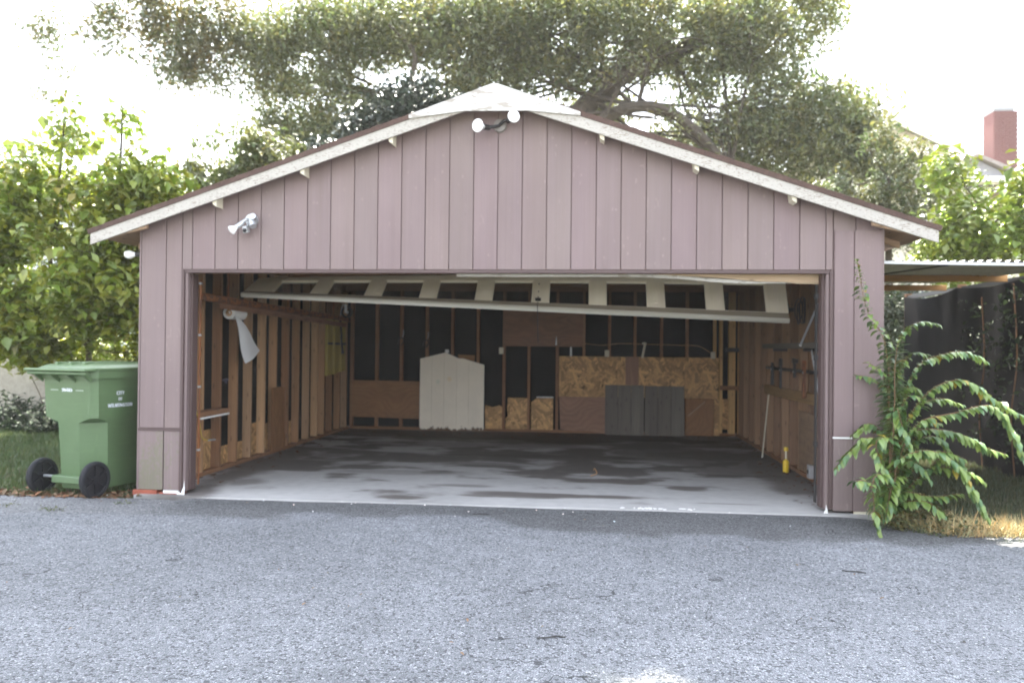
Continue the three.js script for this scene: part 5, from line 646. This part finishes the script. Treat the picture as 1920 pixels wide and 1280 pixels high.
  const stemM = std({ color: C(0.16, 0.09, 0.045), roughness: 0.8 }), greens = [leafMat(0.19, 0.285, 0.07, { roughness: 0.34, transmission: 0.4 }), leafMat(0.23, 0.32, 0.07, { roughness: 0.34, transmission: 0.45 }), leafMat(0.11, 0.205, 0.075, { roughness: 0.32, transmission: 0.35 }), leafMat(0.4, 0.3, 0.035, { roughness: 0.5, transmission: 0.4 })];
  const cards = [leafCard(0.088, 0.039, 0.35, 0.8), leafCard(0.080, 0.038, 0.25, 1.1), leafCard(0.094, 0.036, 0.45, 0.6)], all = [], T = new THREE.Vector3(), P = new THREE.Vector3(), up = new THREE.Vector3(0, 1, 0), X = new THREE.Vector3(), Y = new THREE.Vector3(), Z = new THREE.Vector3();
  for (const s of shoots) {
    const path = s.side ? s : [root.map((r, i) => r + (i === 1 ? 0 : 0.08 * (q() - 0.5))), ...s], cv = curve(path), len = cv.getLength(); put(S, 'stem', taper(path, 0.0075, 0.0018, 26, 5), stemM);
    const start = s.side ? 0.1 : Math.min(0.45, 0.28 / len);
    for (let d = start * len; d < len; d += 0.0205) {
      cv.getPointAt(Math.min(1, d / len), P); cv.getTangentAt(Math.min(1, d / len), T); const side = new THREE.Vector3().crossVectors(T, up); if (side.lengthSq() < 0.02) side.set(1, 0, 0.3); side.normalize();
      const thin = !s.side && d / len < 0.42 ? 0.5 : 1;
      for (const k of [-1, 1]) {
        if (q() > thin) continue;
        const end = sstep(1.0, 0.86, d / len); X.copy(side).multiplyScalar(k * (0.85 + 0.3 * q())).addScaledVector(T, 0.45 + 0.4 * (1 - end)).addScaledVector(up, 0.05 - 0.4 * q()).add(new THREE.Vector3(q() - 0.5, q() - 0.5, q() - 0.5).multiplyScalar(0.55)).normalize();
        Z.crossVectors(X, up).normalize(); Y.crossVectors(Z, X).normalize(); const sc = (0.72 + 0.5 * q()) * (0.62 + 0.38 * end), m = new THREE.Matrix4().makeBasis(X, Y, Z).scale(new THREE.Vector3(sc, sc, sc)).setPosition(P.clone().addScaledVector(X, 0.004));
        all.push({ m, g: cards[Math.floor(q() * 3)], c: q() < 0.02 ? 3 : Math.floor(q() * 3), d: P.distanceTo(camera.position) / sc });
      }
    }
  }
  all.sort((a, b) => a.d - b.d);
  all.slice(0, 300).forEach(o => { const l = put(S, 'leaf', o.g, greens[o.c]); l.applyMatrix4(o.m); });
  for (let c = 0; c < 4; c++) { const gs = all.slice(300).filter(o => o.c === c).map(o => o.g.clone().applyMatrix4(o.m)); if (gs.length) stuffOf(put(S, 'foliage', merge(gs), greens[c])); }
  console.log('shrub leaves', all.length);
}

// ------------------------------------------------------------------ grass, straw and fallen leaves
function scatter(name, label, category, n, geo, mat, seed, at, tint = 0.5) {
  const q = rng(seed), im = new THREE.InstancedMesh(geo, mat, n), m = new THREE.Matrix4(), e = new THREE.Euler(), Q = new THREE.Quaternion(), c = new THREE.Color();
  for (let i = 0; i < n; i++) { const [p, s, tilt] = at(q); e.set(tilt * (q() - 0.5), q() * 6.283, tilt * (q() - 0.5)); m.compose(new THREE.Vector3(...p), Q.setFromEuler(e), new THREE.Vector3(s, s * (0.7 + 0.6 * q()), s)); im.setMatrixAt(i, m); const k = 1 - tint / 2 + tint * q(), w = 0.5 * (q() - 0.4); im.setColorAt(i, c.setRGB(k * (1 + w), k, k * (1 - 0.4 * w))); }
  im.name = numbered(name); im.castShadow = im.receiveShadow = true; scene.add(im); tag(im, label, category); im.userData.kind = 'stuff'; return im;
}
const tuft = (n, h, w, lean, seed) => { const q = rng(seed), gs = []; for (let k = 0; k < n; k++) { const g = new THREE.BufferGeometry(), H = h * (0.5 + q()), l = lean * (q() - 0.2) * H; g.setAttribute('position', new THREE.Float32BufferAttribute([-w, 0, 0, w, 0, 0, -w * 0.7, H * 0.6, l * 0.4, w * 0.7, H * 0.6, l * 0.4, 0, H, l], 3)); g.setAttribute('uv', new THREE.Float32BufferAttribute(10, 2)); g.setAttribute('uv', new THREE.Float32BufferAttribute(new Float32Array(10), 2)); g.setIndex([0, 1, 2, 1, 3, 2, 2, 3, 4]); g.computeVertexNormals(); place(g, [(q() - 0.5) * 0.1, 0, (q() - 0.5) * 0.1], [0, q() * 6.28, 0]); gs.push(g); } return merge(gs); };
scatter('lawn_grass', 'short green grass on the lawn left of the green bin', 'grass', 12000, tuft(9, 0.05, 0.0035, 0.9, 3), leafMat(0.09, 0.14, 0.035, { roughness: 0.7 }), 401, q => [[-3.25 - 7 * Math.pow(q(), 0.8), -0.045, 0.1 - 5.2 * q()], 0.7 + 0.7 * q(), 0.5]);
scatter('shade_grass', 'thin dull grass in the shade below the black screen', 'grass', 9000, tuft(8, 0.045, 0.003, 1.0, 4), leafMat(0.085, 0.10, 0.04, { roughness: 0.8 }), 402, q => [[3.15 + 2.05 * q(), -0.045, 0.6 - 6.5 * Math.pow(q(), 1.2)], 0.6 + 0.8 * q(), 0.7]);
scatter('dry_straw', 'pale dry straw and cuttings along the driveway edge by the shrub', 'straw', 3600, tuft(7, 0.075, 0.0025, 1.4, 5), std({ color: C(0.42, 0.35, 0.18), roughness: 0.9, side: THREE.DoubleSide }), 403, q => { const x = 3.0 + 2.6 * q(); return [[x, -0.035, edgeZ(x) + 0.10 - 0.42 * Math.pow(q(), 1.6)], 0.5 + 0.8 * q(), 2.2]; });
scatter('leaf_litter', 'dry brown leaves along the driveway edge below the green bin', 'leaf litter', 1100, leafCard(0.05, 0.03, 0.4, 0.5), std({ color: C(0.17, 0.10, 0.055), roughness: 0.9, side: THREE.DoubleSide }), 404, q => { const x = -3.02 - 3.2 * q(); return [[x, -0.02 + 0.015 * q(), edgeZ(x) + 0.03 - 0.35 * Math.pow(q(), 1.5)], 0.5 + 0.9 * q(), 1.2]; });
scatter('scattered_leaves', 'few fallen leaf scraps and pale chips scattered over the grey driveway', 'leaf scraps', 130, leafCard(0.03, 0.016, 0.3, 0.4), std({ color: C(0.13, 0.10, 0.07), roughness: 0.9, side: THREE.DoubleSide }), 405, q => [[-4.5 + 9 * q(), -0.008 - 0.004 * 1, 0.2 + 3.2 * Math.pow(q(), 1.7)], 0.35 + 0.7 * q(), 0.4], 1.2);
scatter('pale_chips', 'white paint chips and grit strewn along the concrete edge', 'grit', 36, new THREE.DodecahedronGeometry(0.007, 0).scale(1, 0.4, 1), M.whitePaint, 406, q => [[-3.3 + 6.8 * q(), -0.004, 0.10 + 0.55 * Math.pow(q(), 2)], 0.3 + 0.9 * q(), 0.4], 0.8);
for (const [x, z, a, l] of [[0.62, 3.02, 0.3, 'thin dark twig on the asphalt at the bottom of the picture'], [2.33, 1.72, -0.2, 'short brown twig on the asphalt at the right'], [-0.05, 0.42, 0.2, 'dark twig on the darker asphalt strip before the slab']]) { const t = thing('twig', l, 'twig', [x, -0.012 - 0.004 * z, z], a); put(t, 'stem', tube([[-0.06, 0.005, 0], [-0.01, 0.008, 0.012], [0.03, 0.006, -0.004], [0.07, 0.005, 0.014]], 0.0035, 14, 5), M.darkMetal); put(t, 'side_shoot', tube([[0.0, 0.008, 0.01], [0.02, 0.012, 0.03], [0.025, 0.008, 0.05]], 0.002, 8, 4), M.darkMetal); }
scatter('green_scraps', 'small green weeds and leaf clumps on the asphalt below the green bin', 'weeds', 34, sprig(5, 0.04, 0.018, 0.06, 19), leafMat(0.10, 0.12, 0.035), 409, q => { const c = [[-3.75, 0.62], [-3.35, 0.72], [-3.95, 0.78], [-2.95, 0.42]][Math.floor(q() * 4)]; return [[c[0] + 0.16 * (q() - 0.5), -0.012, c[1] + 0.07 * (q() - 0.5)], 0.5 + 0.5 * q(), 0.5]; });
const weed = thing('weeds', 'low weeds and rusty ground cover at the foot of the shrub', 'weeds'); crown(weed, 'foliage', [[3.05, 0.03, 0.5, 0.18, 0.09], [3.3, 0.03, 0.55, 0.22, 0.09], [3.2, 0.06, 0.25, 0.25, 0.14], [3.55, 0.02, 0.5, 0.2, 0.06]], 700, sprig(6, 0.045, 0.02, 0.09, 15), leafMat(0.10, 0.12, 0.035), 407, { gap: 0.3, warm: 0.9 }).userData.kind = 'stuff';

renderer.render(scene, camera);
